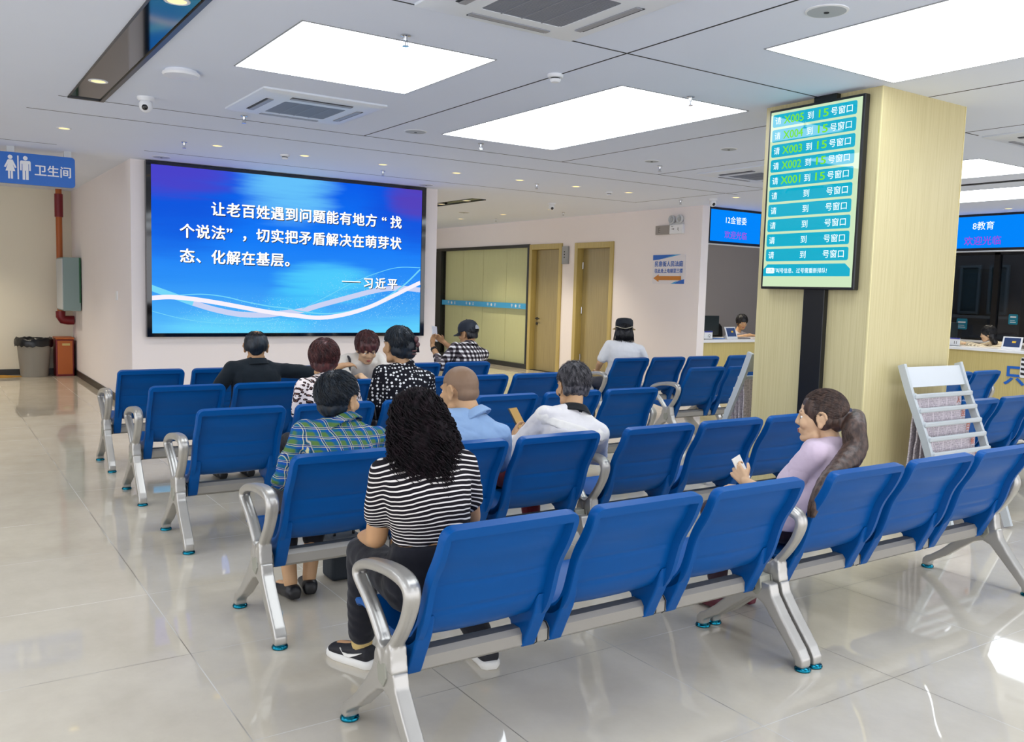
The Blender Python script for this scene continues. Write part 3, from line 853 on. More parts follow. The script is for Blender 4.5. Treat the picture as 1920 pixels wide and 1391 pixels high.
for x, y, l in ((2.23, 4.45, 'at the far edge of the square light panel'), (4.45, 4.51, 'at the near edge of the long luminous panel'), (2.19, 9.15, 'left of the second downlight'),
                (4.40, 7.18, 'just beyond the far end of the long panel'), (6.56, 7.06, 'left of the half hidden air conditioner'), (2.24, 7.38, 'behind the air conditioner above the screen'),
                (4.56, 9.63, 'above the middle right of the screen'), (6.56, 9.32, 'beside the sixth downlight'), (9.08, 9.31, 'above the exit box'), (12.74, 7.72, 'above the right counter display'),
                (9.16, 12.2, 'on the corridor ceiling by the near door'), (9.14, 14.3, 'on the corridor ceiling by the far door')):
    sprinkler(x, y, 'small chrome sprinkler head ' + l)

# ================================================================ pillar with the queue display
CX0, CX1, CY0, CY1 = 5.13, 6.10, 3.49, 4.42
struct('column_1', MB().box(CX0, CX1, CY0, CY1, 0, CEIL), M_WOOD)
struct('trim_4', MB().box(CX0 - 0.003, CX0 + 0.006, CY0 - 0.003, CY0 + 0.006, 0, CEIL).box(CX1 - 0.006, CX1 + 0.003, CY0 - 0.003, CY0 + 0.006, 0, CEIL), M_WOOD_EDGE)

qd = thing('queue_display', 'tall queue-number screen with turquoise rows on a black post, fixed to the wooden pillar', 'screen', (5.09, 3.95, 0))
QY0, QY1, QZ0, QZ1 = 3.565, 4.335, 1.572, 2.832
MB().box(5.062, 5.115, QY0, QY1, QZ0, QZ1).build('housing', M_BLACK, qd, bevel=0.006)
MB().box(5.085, 5.129, 3.805, 3.975, 0, QZ0 + 0.05).build('post', M_BLACK, qd, bevel=0.003)
MB().box(5.085, 5.129, 3.80, 3.98, QZ1 - 0.05, CEIL).build('ceiling_bracket', M_BLACK, qd, bevel=0.003)
def gloss_glow(name, rgb, s):
    t = NT(name); return t.set(color=lin(6, 8, 10), rough=0.02, spec=0.6, emit=lin(*rgb), emit_s=s * LED * 1.05)
MB().box(5.0605, 5.062, QY0 + 0.018, QY1 - 0.018, QZ0 + 0.018, QZ1 - 0.018).build('display_panel', gloss_glow('queue_pale_green', (206, 232, 192), 0.95), qd)
EM_TEAL = gloss_glow('queue_turquoise', (0, 170, 200), 1.0)
EM_QW = glow('queue_white', (240, 252, 255), 0.95)
EM_QG = glow('queue_green', (128, 232, 40), LED)
BY0, BY1 = QY0 + 0.055, QY1 - 0.035
def qx(f): return BY1 - (BY1 - BY0) * f
for i in range(10):
    top = QZ1 - 0.036 - 0.1045 * i
    zc_ = top - 0.044
    bar = MB().prism(rrect(BY0, BY1, top - 0.088, top, 0.014), 5.0597, 5.0604, 'yz').build('number_row', EM_TEAL, qd)
    wt, gt = MB(), MB()
    R_, U_ = (0, -1, 0), (0, 0, 1)
    letters(wt, '请', (5.0592, qx(0.07), zc_), R_, U_, h=0.050)
    letters(wt, '到', (5.0592, qx(0.47), zc_), R_, U_, h=0.050)
    letters(wt, '号窗口', (5.0592, qx(0.83), zc_), R_, U_, h=0.052, w=0.165)
    if i < 5:
        letters(gt, f'X00{5 - i}', (5.0592, qx(0.265), zc_), R_, U_, h=0.054, w=0.165, bold=0.014)
        gt.build('number_lettering', EM_QG, bar); gt = MB()
        letters(gt, '15', (5.0592, qx(0.625), zc_), R_, U_, h=0.052, w=0.075, bold=0.014)
        gt.build('window_lettering', EM_QG, bar)
    wt.build('row_lettering', EM_QW, bar)
nb = MB().prism([(BY0 - 0.02, 1.662), (BY0 - 0.02, 1.712), (BY0 + 0.02, 1.747), (BY1 - 0.02, 1.747), (BY1 + 0.016, 1.712), (BY1 + 0.016, 1.662)], 5.0597, 5.0604, 'yz').build('notice_bar', EM_TEAL, qd)
wt = MB()
letters(wt, '厅叫号信息、过号需重新排队!', (5.0592, qx(0.43), 1.702), (0, -1, 0), (0, 0, 1), h=0.036, w=0.46)
wt.build('notice_lettering', EM_QW, nb)
MB().prism(rrect(qx(0.115), qx(0.015), 1.683, 1.722, 0.006), 5.0592, 5.0597, 'yz').build('notice_badge', EM_QW, nb)
wt = MB(); letters(wt, '公告', (5.0588, qx(0.065), 1.7025), (0, -1, 0), (0, 0, 1), h=0.026)
wt.build('badge_lettering', EM_TEAL, nb)

# ================================================================ newspaper racks
def mat_news():
    t = NT('printed_newspaper')
    co = t.coord(); x, y, z = t.xyz(co)
    col = t.math('FRACT', t.math('MULTIPLY', x, 9.0))
    gutter = t.step(t.math('ABSOLUTE', t.math('SUBTRACT', col, 0.5)), 0.47, 0.44)
    rows = t.math('LESS_THAN', t.math('FRACT', t.math('MULTIPLY', z, 130.0)), 0.5)
    nz = t.noise(t.scale(co, (160, 1, 60)), 1.0, 2)
    ink = t.math('MULTIPLY', t.math('MULTIPLY', rows, gutter), t.step(nz, 0.38, 0.52))
    blk = t.voronoi(t.scale(co, (7, 1, 9)), 1.0)
    big = t.math('MULTIPLY', t.math('LESS_THAN', blk['Color'], 0.10), t.step(t.noise(t.scale(co, (60, 1, 46)), 1.0, 2), 0.47, 0.5))
    c = t.mix(t.math('MULTIPLY', ink, 0.7), lin(216, 206, 212), lin(70, 66, 74))
    c = t.mix(t.math('MULTIPLY', big, 0.85), c, lin(40, 36, 40))
    return t.set(color=c, rough=0.85, spec=0.2)
M_NEWS = mat_news()
M_RACK = plain('rack_white_enamel', (186, 192, 195), 0.38, 0.1)

def rack(x0, x1, ys, label, seed):
    """ys maps a distance from the pillar face (0 = at the face, growing outward) to world y"""
    rg = random.Random(seed)
    t = thing('newspaper_rack', label, 'rack', ((x0 + x1) / 2, ys(0.3), 0), 'newspaper racks')
    path = [(0.09, 1.09), (0.155, 0.92), (0.22, 0.77), (0.285, 0.62), (0.345, 0.46), (0.41, 0.30), (0.47, 0.15), (0.52, 0.012)]
    sm = catmull([(a, b, 0) for a, b in path], 5)
    for x in (x0, x1):
        rings = []
        for i, p in enumerate(sm):
            d = (sm[min(i + 1, len(sm) - 1)] - sm[max(i - 1, 0)]).normalized()
            nx_, nz_ = -d.y, d.x
            hw = 0.024
            a = (p.x + nx_ * hw, p.y + nz_ * hw); b = (p.x - nx_ * hw, p.y - nz_ * hw)
            rings.append([(x - 0.014, ys(a[0]), a[1]), (x + 0.014, ys(a[0]), a[1]), (x + 0.014, ys(b[0]), b[1]), (x - 0.014, ys(b[0]), b[1])])
        MB().loft(rings).build('side_rail', M_RACK, t, smooth=30)
    hb = MB()
    hb.loft([[(x0 + 0.014, ys(a - 0.004), b), (x1 - 0.014, ys(a - 0.004), b), (x1 - 0.014, ys(a + 0.006), b + 0.004), (x0 + 0.014, ys(a + 0.006), b + 0.004)] for a, b in ((0.100, 1.07), (0.125, 1.005), (0.150, 0.94))])
    hb.build('header_board', plain('rack_header', (206, 211, 216), 0.2), t)
    for k, f in enumerate((0.90, 0.81, 0.715, 0.62, 0.525)):
        p = min(sm, key=lambda q: abs(q.y - f))
        a, b = p.x + 0.018, p.y
        rod = MB().box(x0 - 0.004, x1 + 0.004, min(ys(a), ys(a + 0.024)), max(ys(a), ys(a + 0.024)), b - 0.016, b + 0.016)
        rd = rod.build('newspaper_holder', M_RACK, t, bevel=0.008)
        for s in (-1, 1):
            MB().ell(((x0 + 0.012) if s < 0 else (x1 - 0.012), ys(a + 0.004), b), (0.020, 0.016, 0.022)).build('end_knob', M_RACK, rd, smooth=True)
        # the paper that hangs from this holder
        L = min(0.50, b - 0.06)
        np_ = MB(); rows_ = []
        xa, xb = x0 + 0.03, x1 - 0.075
        for j in range(9):
            z = b - 0.010 - L * j / 8
            off = a - 0.012 - 0.02 * (j / 8) ** 1.3 + rg.uniform(-.004, .004)
            front = [(xa + (xb - xa) * i / 12, ys(off + 0.006 * math.sin(i * 1.3 + k + j * .4)), z) for i in range(13)]
            back = [(q[0], ys(off - 0.010 + 0.006 * math.sin(i * 1.3 + k + j * .4)), z) for i, q in enumerate(front)]
            rows_.append(front + back[::-1])
        np_.loft(rows_)
        pp = np_.build('newspaper', M_NEWS, group='newspapers on the two racks', loc=((xa + xb) / 2, ys(a), b), smooth=30,
                       label=f'{("top", "second", "third", "fourth", "bottom")[k]} hanging newspaper of the rack {"in front of" if ys(1) < 4 else "behind"} the pillar', cat='newspaper')
        hd = MB()
        zz = b - 0.045
        letters(hd, '人民日报湖'[k], (xb - 0.05, ys(a - 0.003), zz), (1 if ys(1) < 4 else -1, 0, 0), (0, 0, 1), h=0.045, bold=0.012)
        if hd.v: hd.build('masthead', plain('masthead_red', (190, 96, 60), 0.7), pp)
    return t
rack(5.40, 6.08, lambda d: CY0 - d, 'white newspaper rack leaning in front of the wooden pillar', 1)
rack(5.20, 5.88, lambda d: CY1 + d, 'white newspaper rack mostly hidden on the far side of the pillar', 2)

# ================================================================ service counters
M_COUNTER = mat_wood('counter_wood', (206, 190, 130), (194, 177, 116))
c1 = thing('service_counter', 'wood-fronted counter with white top under the left blue display', 'counter', (11.6, 9.9, 0), 'wooden service counters')
MB().box(9.951, 13.41, 9.62, 9.66, 0, 0.80).build('front_panel', M_COUNTER, c1)
MB().box(9.951, 13.375, 9.58, 10.28, 0.80, 0.845).build('worktop', M_WHITE_GLOSS, c1, bevel=0.006)
MB().box(9.951, 13.38, 9.613, 9.62, 0.0, 0.08).build('kick_plate', M_SKIRT, c1)
c2 = thing('service_counter', 'wood-fronted counter with white top at the right, carrying a big blue character', 'counter', (13.6, 6.0, 0), 'wooden service counters')
MB().box(13.42, 13.46, 2.0, 9.62, 0, 0.80).build('front_panel', M_COUNTER, c2)
MB().box(13.38, 14.08, 2.0, 9.58, 0.80, 0.845).build('worktop', M_WHITE_GLOSS, c2, bevel=0.006)
MB().box(13.413, 13.42, 2.0, 9.62, 0.0, 0.08).build('kick_plate', M_SKIRT, c2)
tx = MB(); letters(tx, '只', (13.405, 6.64, 0.47), (0, -1, 0), (0, 0, 1), h=0.28, depth=-0.015, heavy=0.022)
tx.build('front_lettering', M_TXT_BLUE, c2)
zs = thing('striped_plate', 'small white plate with black stripes on the right counter front', 'sign', (13.4, 6.49, 0.6))
MB().prism(rrect(6.42, 6.56, 0.45, 0.75, 0.03), 13.398, 13.41, 'yz').build('plate', M_WHITE, zs)
st = MB()
for k in range(4):
    z = 0.48 + k * 0.07
    st.prism([(6.43, z), (6.55, z + 0.015), (6.55, z + 0.05), (6.43, z + 0.035)], 13.396, 13.398, 'yz')
st.build('stripes', M_INK, zs)

EM_DB = glow('display_blue', (0, 134, 252), LED)
EM_MAG = glow('display_magenta', (176, 44, 214), LED)
def counter_display(centre, right, w, h, l1, l2, label, s1, s2):
    t = thing('counter_display', label, 'screen', centre, 'blue counter displays')
    C, R, U = Vector(centre), Vector(right), Vector((0, 0, 1)); N = R.cross(U)
    def slab(a0, a1, b0, b1, d0, d1, name, mat):
        vs = [C + R * a + U * b + N * d for d in (d0, d1) for (a, b) in ((a0, b0), (a1, b0), (a1, b1), (a0, b1))]
        return MB().add(vs, [(3, 2, 1, 0), (4, 5, 6, 7), (0, 1, 5, 4), (1, 2, 6, 5), (2, 3, 7, 6), (3, 0, 4, 7)]).build(name, mat, t)
    slab(-w / 2, w / 2, -h / 2, h / 2, -0.06, 0, 'housing', M_BLACK)
    slab(-w / 2 + 0.05, w / 2 - 0.05, -h / 2 + 0.04, h / 2 - 0.035, 0, 0.002, 'display_panel', EM_DB)
    slab(-w / 2, w / 2, -h / 2 - 0.018, -h / 2, -0.06, 0.01, 'lower_trim', M_LGREY)
    a, b = MB(), MB()
    letters(a, l1, C + U * 0.10 + N * 0.004, R, U, h=s1)
    letters(b, l2, C - U * 0.125 + N * 0.004, R, U, w=s2)
    a.build('name_lettering', EM_QW, t); b.build('greeting_lettering', EM_MAG, t)
counter_display((10.57, 9.60, 2.597), (1, 0, 0), 1.22, 0.553, '12金管委', '欢迎光临', 'blue counter display reading number 12 beside the end of the door wall', 0.115, 0.50)
counter_display((13.40, 7.26, 2.597), (0, -1, 0), 1.70, 0.553, '8教育', '欢迎光临', 'blue counter display reading number 8 right of the pillar', 0.125, 0.56)

def tablet(c, ang, label):
    t = thing('counter_tablet', label, 'tablet', c, 'white counter tablets')
    t.rotation_euler = (0, 0, ang)
    C = Vector(c)
    def P(x, d, z): return C + Vector((x, d, z))
    def slab(x0, x1, z0, z1, f, b, name, mat):
        lean = lambda z: z * 0.36
        vs = [P(x, lean(z) + d, z) for d in (f, b) for x, z in ((x0, z0), (x1, z0), (x1, z1), (x0, z1))]
        return MB().add(vs, [(3, 2, 1, 0), (4, 5, 6, 7), (0, 1, 5, 4), (1, 2, 6, 5), (2, 3, 7, 6), (3, 0, 4, 7)]).build(name, mat, t, bevel=0.003)
    slab(-0.14, 0.14, 0.0, 0.19, 0.0, 0.014, 'casing', M_WHITE)
    slab(-0.115, 0.115, 0.04, 0.175, -0.002, 0.0, 'tablet_screen', gloss_glow('tablet_blue' + label[:4], (60, 90, 150), 0.45))
    slab(0.0, 0.055, 0.10, 0.13, -0.004, -0.002, 'screen_badge', plain('badge_yellow', (220, 180, 60), 0.5))
    MB().prism([(0.0, 0.0), (0.12, 0.0), (0.045, 0.10)], -0.10, 0.10, 'yz')
    mb = MB().prism([(C.y + 0.016, C.z), (C.y + 0.12, C.z), (C.y + 0.052, C.z + 0.10)], C.x - 0.1, C.x + 0.1, 'yz').build('stand', M_WHITE, t)
tablet((10.76, 9.72, 0.845), 0.12, 'white tablet on stand on the counter under the number 12 display')
tablet((13.56, 6.80, 0.845), -PI / 2 + 0.1, 'white tablet on stand on the counter at the right edge of the picture')
def name_plate(c, ang, s, label):
    t = thing('name_plate', label, 'name plate', c, 'counter number plates')
    t.rotation_euler = (0, 0, ang); C = Vector(c)
    MB().box(C.x - 0.09, C.x + 0.09, C.y - 0.002, C.y + 0.004, C.z + 0.012, C.z + 0.13).build('plate', M_WHITE, t)
    MB().box(C.x - 0.09, C.x + 0.09, C.y - 0.03, C.y + 0.03, C.z, C.z + 0.012).build('base', M_GREY, t)
    MB().box(C.x - 0.09, C.x + 0.09, C.y - 0.003, C.y - 0.002, C.z + 0.11, C.z + 0.13).build('header_strip', plain('plate_blue', (50, 60, 150), 0.5), t)
    tx = MB(); letters(tx, s, (C.x + 0.02, C.y - 0.003, C.z + 0.055), (1, 0, 0), (0, 0, 1), h=0.045, bold=0.015); tx.build('lettering', M_INK, t)
name_plate((10.18, 9.70, 0.845), 0, '12', 'white number plate on the left counter beside the black monitor')
name_plate((13.50, 7.64, 0.845), -PI / 2, '11', 'white number plate on the right counter at the pillar edge')
def monitor(c, ang, label):
    t = thing('monitor', label, 'monitor', c, 'black counter monitors'); t.rotation_euler = (0, 0, ang); C = Vector(c)
    MB().box(C.x - 0.24, C.x + 0.24, C.y - 0.01, C.y + 0.03, C.z + 0.055, C.z + 0.36).build('screen_housing', plain('monitor_black', (20, 34, 40), 0.35), t, bevel=0.006)
    MB().box(C.x - 0.03, C.x + 0.03, C.y + 0.03, C.y + 0.05, C.z, C.z + 0.2).build('neck', M_BLACK, t)
    MB().box(C.x - 0.12, C.x + 0.12, C.y - 0.06, C.y + 0.10, C.z, C.z + 0.012).build('stand_base', M_BLACK, t, bevel=0.004)
monitor((10.50, 10.02, 0.845), 0.0, 'black monitor seen from behind on the left counter')
monitor((13.72, 7.92, 0.845), -PI / 2 + 1.3, 'black monitor seen edge-on at the left of the right counter')
pf = MB().box(10.36, 10.62, 9.75, 9.92, 0.8455, 0.858).build('folder', plain('blue_folder', (90, 130, 190), 0.5), label='pale blue folder lying flat on the left counter', cat='folder', bevel=0.003)
pf = MB().box(10.98, 11.20, 9.74, 9.90, 0.8455, 0.866).build('document_stack', plain('grey_documents', (120, 116, 120), 0.6), label='grey stack of documents beside the clerk on the left counter', cat='papers', bevel=0.003)

def office_chair(c, label, ang):
    t = thing('office_chair', label, 'chair', c, 'black office chairs'); t.rotation_euler = (0, 0, ang); C = Vector(c)
    m = MB(); rings = []
    for i in range(9):
        z = 0.55 + 0.06 * i; w = 0.20 + 0.03 * math.sin(i / 8 * PI) - (0.05 if i == 8 else 0)
        rings.append([(C.x + w * math.cos(a) , C.y - 0.24 - 0.02 * (i / 8) + 0.045 * math.sin(a) + 0.04 * abs(math.cos(a)), C.z + z) for a in [2 * PI * k / 20 for k in range(20)]])
    m.loft(rings).build('backrest', M_BLACK, t, smooth=60)
    MB().prism(rrect(C.x - 0.23, C.x + 0.23, C.y - 0.22, C.y + 0.24, 0.06), C.z + 0.44, C.z + 0.51, 'xy').build('seat', M_BLACK, t, bevel=0.015)
    MB().cyl((C.x, C.y, C.z + 0.06), (C.x, C.y, C.z + 0.44), 0.03).build('gas_column', M_BLACK, t)
    b = MB()
    for k in range(5):
        a = 2 * PI * k / 5
        b.tube([(C.x, C.y, C.z + 0.09), (C.x + 0.28 * math.cos(a), C.y + 0.28 * math.sin(a), C.z + 0.05)], [0.03, 0.018], 8)
    b.build('star_base', M_BLACK, t)
    for k in range(5):
        a = 2 * PI * k / 5
        MB().ell((C.x + 0.28 * math.cos(a), C.y + 0.28 * math.sin(a), C.z + 0.026), (0.026, 0.026, 0.026)).build('caster', M_BLACK, t)
    MB().box(C.x - 0.03, C.x + 0.03, C.y - 0.26, C.y - 0.1, C.z + 0.42, C.z + 0.45).box(C.x - 0.03, C.x + 0.03, C.y - 0.30, C.y - 0.25, C.z + 0.42, C.z + 0.62).build('back_bracket', M_BLACK, t)
office_chair((11.85, 10.95, 0), 'black office chair of the clerk behind the left counter', PI)
office_chair((14.55, 6.95, 0), 'empty-looking black office chair behind the right counter beside the seated woman', -0.7)

# windows behind the right counter, with the neighbouring building at dusk
struct('wall_far_right', MB().box(16, 16.15, -4, 12.6, 0, 0.84).box(16, 16.15, -4, 12.6, 2.45, CEIL), M_WALL_GREY)
struct('trim_5', MB().box(15.93, 16.0, -4, 12.6, 0.82, 0.86), M_WHITE)
win = tag(thing('window_1', None, None, (16.05, 7, 0.84)), kind='structure')
ys_ = [4.6, 5.8, 7.0, 7.86, 8.38, 9.6, 10.8, 12.0]
for y in ys_:
    MB().box(16.01, 16.10, y - 0.05, y + 0.05, 0.86, 2.45).build('mullion', M_BLACK, win)
MB().box(16.01, 16.10, -4, 12.6, 2.40, 2.45).box(16.01, 16.10, -4, 12.6, 0.84, 0.89).build('window_frame', M_BLACK, win)
MB().box(16.05, 16.058, -4, 12.6, 0.89, 2.40).build('window_pane', M_GLASS_TINT, win)
for (y0, y1, z0, z1, nm) in ((8.86, 9.06, 1.04, 1.24, 'left'), (7.96, 8.12, 1.17, 1.35, 'right')):
    s = thing('window_sticker', f'turquoise square sticker on the dark window, the {nm} one of two', 'sticker', (16.045, (y0 + y1) / 2, z0), 'turquoise window stickers')
    MB().prism(rrect(y0, y1, z0, z1, 0.02), 16.04, 16.049, 'yz').build('sticker_face', plain('sticker_teal', (16, 122, 150), 0.5), s)
    m = MB()
    m.box(16.037, 16.04, y0 + 0.03, y1 - 0.03, z0 + 0.035, z0 + 0.045).box(16.037, 16.04, y0 + 0.05, y1 - 0.03, z0 + 0.07, z0 + 0.076).box(16.037, 16.04, y0 + 0.03, y1 - 0.03, z0 + 0.12, z0 + 0.145)
    m.build('sticker_lines', M_WHITE, s)
nbg = thing('neighbouring_building', 'dim building facade with windows seen through the dark glass', 'building', (18.5, 8, 0))
MB().box(18.5, 18.8, -6, 16, -0.1, 7).build('facade', plain('facade_brown', (126, 114, 108), 0.8), nbg)
for y0, y1 in ((9.40, 9.80), (9.98, 10.42), (8.3, 8.8), (6.6, 7.6), (10.9, 11.6)):
    f = MB()
    for a, b, c, d in ((y0, y1, 1.30, 1.36), (y0, y1, 2.28, 2.33), (y0, y0 + 0.05, 1.36, 2.28), (y1 - 0.05, y1, 1.36, 2.28)):
        f.box(18.44, 18.5, a, b, c, d)
    w = f.build('window', plain('far_window_frame', (140, 150, 150), 0.6), nbg)
    MB().box(18.48, 18.5, y0 + 0.05, y1 - 0.05, 1.36, 2.28).build('pane', plain('far_pane', (96, 116, 120), 0.2), w)
MB().box(18.40, 18.5, 8.9, 10.6, 1.22, 1.28).build('ledge', plain('far_ledge', (176, 166, 156), 0.8), nbg)

# ================================================================ waiting benches
PROF = [(0.037, 0.803), (0.044, 0.775), (0.060, 0.735), (0.084, 0.69), (0.112, 0.645), (0.133, 0.60), (0.147, 0.555), (0.160, 0.51), (0.178, 0.465), (0.205, 0.428), (0.245, 0.402), (0.30, 0.390),
        (0.36, 0.388), (0.43, 0.394), (0.50, 0.404), (0.56, 0.412), (0.60, 0.412), (0.635, 0.402), (0.655, 0.382), (0.660, 0.365)]
def seat_mesh():
    prof = catmull([(a, b, 0) for a, b in PROF], 6)
    n = len(prof)
    # arc length
    s = [0.0]
    for i in range(1, n): s.append(s[-1] + (prof[i] - prof[i - 1]).length)
    S = s[-1]; s_back = 0.46
    hw = 0.2525
    ts = [-1, -0.985, -0.95, -0.905, -0.89, -0.87, -0.845, -0.6, -0.3, 0, 0.3, 0.6, 0.845, 0.87, 0.89, 0.905, 0.95, 0.985, 1]
    def sm(v, a, b):
        k = min(max((v - a) / (b - a), 0), 1); return k * k * (3 - 2 * k)
    front, rear = [], []
    for i, p in enumerate(prof):
        d = (prof[min(i + 1, n - 1)] - prof[max(i - 1, 0)]).normalized()
        nb_ = Vector((d.y, -d.x, 0))          # towards the rear / underside
        if nb_.x > 0 and i < 30: nb_ = -nb_
        w = hw
        r = 0.035
        if s[i] < r: w = hw - r + math.sqrt(max(r * r - (r - s[i]) ** 2, 0))
        if S - s[i] < 0.05: w = hw - 0.05 + math.sqrt(max(0.05 ** 2 - (0.05 - (S - s[i])) ** 2, 0))
        fr_, re_ = [], []
        for t in ts:
            x = t * w
            dish = 0.010 * (1 - t * t) * sm(s[i], 0.02, 0.12) * sm(S - s[i], 0.02, 0.1)
            fpt = p + nb_ * dish
            edge = (1 - abs(t)) * w
            rim = max(1 - sm(edge, 0.025, 0.032), 1 - sm(s[i], 0.028, 0.037)) if s[i] < s_back + 0.1 else 1 - sm(edge, 0.024, 0.04)
            th = 0.008 + 0.030 * rim * (1 if s[i] < s_back else max(0.5, 1 - (s[i] - s_back) * 4))
            if abs(s[i] - 0.24) < 0.007 or abs(s[i] - 0.33) < 0.007:
                th -= 0.0035 * (1 - sm(abs(t), 0.72, 0.8))
            if abs(t) == 1: th *= 0.86; fpt = fpt + nb_ * 0.004
            q = p + nb_ * (dish if rim < 0.5 else dish) + nb_ * th
            fr_.append((x, fpt.x, fpt.y)); re_.append((x, q.x, q.y))
        front.append(fr_); rear.append(re_)
    mb = MB()
    m = len(ts)
    rings = [front[i] + rear[i][::-1] for i in range(n)]
    mb.loft(rings, True, True)
    return mb

def bracket_mb(x0, x1):
    poly = [(0.150, 0.49), (0.180, 0.452), (0.212, 0.415), (0.26, 0.392), (0.34, 0.378), (0.345, 0.352), (0.316, 0.342), (0.304, 0.315), (0.294, 0.270), (0.238, 0.268), (0.222, 0.30), (0.206, 0.335), (0.188, 0.37), (0.170, 0.41), (0.158, 0.45)]
    return MB().prism(poly, x0, x1, 'yz')

def tri_leg():
    m = MB()
    m.prism([(.172, .312), (.318, .312), (.334, .278), (.400, .200), (.470, .132), (.530, .086), (.560, .070), (.578, .050), (.578, .016), (.538, .016), (.537, .038), (.518, .052), (.440, .100), (.362, .165), (.288, .222), (.245, .236),
             (.206, .222), (.146, .160), (.085, .098), (.045, .055), (.030, .040), (.027, .016), (-.013, .016), (-.012, .050), (.010, .085), (.055, .138), (.106, .198), (.158, .268)], -.027, .027, 'yz')
    for y in (.007, .558): m.cyl((0, y, .012), (0, y, .05), .020, n=16)
    me = fuse_mesh(m, 'leg', 0.005, 8)
    return me
def arm_part():
    m = MB()
    loop = [(0.235, 0.335), (0.215, 0.385), (0.180, 0.430), (0.145, 0.480), (0.120, 0.530), (0.108, 0.575), (0.122, 0.605), (0.165, 0.620), (0.24, 0.622), (0.32, 0.614), (0.40, 0.600), (0.455, 0.582), (0.488, 0.562), (0.492, 0.540), (0.465, 0.518), (0.42, 0.490), (0.375, 0.458), (0.335, 0.422), (0.300, 0.385), (0.270, 0.345), (0.250, 0.325)]
    c = catmull([(0, a, b) for a, b in loop], 3)
    n = len(c)
    for i in range(n - 1):
        def rad(k):
            z = c[k].z
            return 0.017 + 0.006 * max(0, 1 - abs(k / n - 0.36) * 5) + (0.008 if z < 0.37 else 0)
        for dx in (-0.010, 0.010):
            m.rc((dx, c[i].y, c[i].z), rad(i), (dx, c[i + 1].y, c[i + 1].z), rad(i + 1), 10)
    m.prism([(0.176, 0.306), (0.314, 0.306), (0.308, 0.345), (0.285, 0.385), (0.245, 0.375), (0.215, 0.40), (0.19, 0.385), (0.185, 0.345)], -0.029, 0.029, 'yz')
    return fuse_mesh(m, 'armrest', 0.0055, 4)

BENCH_L = 1.735
def make_bench():
    t = thing('waiting_bench', 'three-seat blue waiting bench', 'bench', (0, 0, 0), 'rows of blue waiting benches')
    seat = seat_mesh()
    sme = seat.mesh('seat_shell', (0, 0, 0), 38)
    bl_, br_ = bracket_mb(-0.2525, -0.195).mesh('bracket', (0, 0, 0), False), bracket_mb(0.195, 0.2525).mesh('bracket', (0, 0, 0), False)
    for k in range(3):
        o = link('seat_shell', sme, M_BLUEP, t, (0.3025 + 0.565 * k, 0, 0))
        for b in (bl_, br_):
            bo = link('mounting_bracket', b, M_BLUEP, o)
            md = bo.modifiers.new('bevel', 'BEVEL'); md.width = 0.008; md.segments = 3
    hexp = [(0.236, 0.278), (0.236, 0.318), (0.252, 0.336), (0.296, 0.336), (0.312, 0.318), (0.312, 0.280), (0.294, 0.264), (0.254, 0.264)]
    MB().prism(hexp, 0.0, BENCH_L, 'yz').build('beam', M_BEAM, t)
    for k in range(3):
        for dx in (-0.258, 0.258):
            x = 0.3025 + 0.565 * k + dx
            pts = [(a + (-.0012 if a < .27 else .0012), b + (-.0012 if b < .3 else .0012)) for a, b in hexp]
            MB().prism(pts, x - 0.0025, x + 0.0025, 'yz').build('beam_joint', M_DARK, t)
    lme, ame = tri_leg(), arm_part()
    cap = MB().prism([(0.222, 0.335), (0.265, 0.335), (0.280, 0.305), (0.272, 0.262), (0.235, 0.250), (0.212, 0.285)], -0.0325, 0.0325, 'yz').mesh('cap', (0, 0, 0), False)
    seam = MB().prism([(0.185, 0.302), (0.31, 0.302), (0.31, 0.306), (0.185, 0.306)], -0.034, 0.034, 'yz').mesh('seam', (0, 0, 0), False)
    foot = MB().lathe([(0.012, 0.03), (0.016, 0.018), (0.030, 0.014), (0.034, 0.008), (0.033, 0.002), (0.026, 0.0)], (0, 0, 0), 24).mesh('foot', (0, 0, 0), 50)
    for x in (0.0, BENCH_L):
        l = link('leg', lme, M_ALU, t, (x, 0, 0))
        c = link('cover_cap', cap, M_CAPG, l)
        md = c.modifiers.new('bevel', 'BEVEL'); md.width = 0.004; md.segments = 2
        for y in (0.006, 0.558):
            link('foot_pad', foot, M_TEAL, l, (0, y, 0))
        a = link('armrest', ame, M_ALU, t, (x, 0, 0))
    return t

bench0 = make_bench()
BENCHES = [
    (1.205, 2.19, 'blue three-seat bench nearest the camera, the curly-haired woman on its left seat'),
    (3.012, 2.19, 'blue three-seat bench at the right end of the front row, holding the ponytailed woman'),
    (1.20, 3.45, 'blue three-seat bench holding the plaid shirt, the pale blue polo and the white blouse'),
    (3.008, 3.45, 'empty blue three-seat bench of the second row, between white blouse and pillar'),
    (1.20, 4.95, 'blue three-seat bench holding the leopard-print top and the polka-dot blouse'),
    (3.008, 4.95, 'empty blue three-seat bench of the third row, behind the pale blue polo man'),
    (1.20, 6.18, 'blue three-seat bench holding the man in the dark polo shirt'),
    (3.008, 6.18, 'empty blue three-seat bench in front of the man with the phone and cap'),
    (1.21, 7.38, 'empty blue three-seat bench nearest the big screen, at the far left'),
    (3.018, 7.38, 'blue three-seat bench holding the man in cap who looks at a phone'),
    (6.28, 7.38, 'blue three-seat bench holding the woman in white with the black cap'),
    (8.088, 7.38, 'blue bench in front of the left counter, half hidden by the pillar'),
    (6.24, 6.20, 'empty blue bench left of the pillar, before the woman in white'),
    (6.24, 3.45, 'empty blue bench right behind the newspaper rack at the right edge'),
    (8.04, 4.95, 'empty blue bench beyond the newspaper rack, nearest the right counter'),
]
_tree = {}
for c in bpy.data.objects:
    if c.parent: _tree.setdefault(c.parent.name, []).append(c)
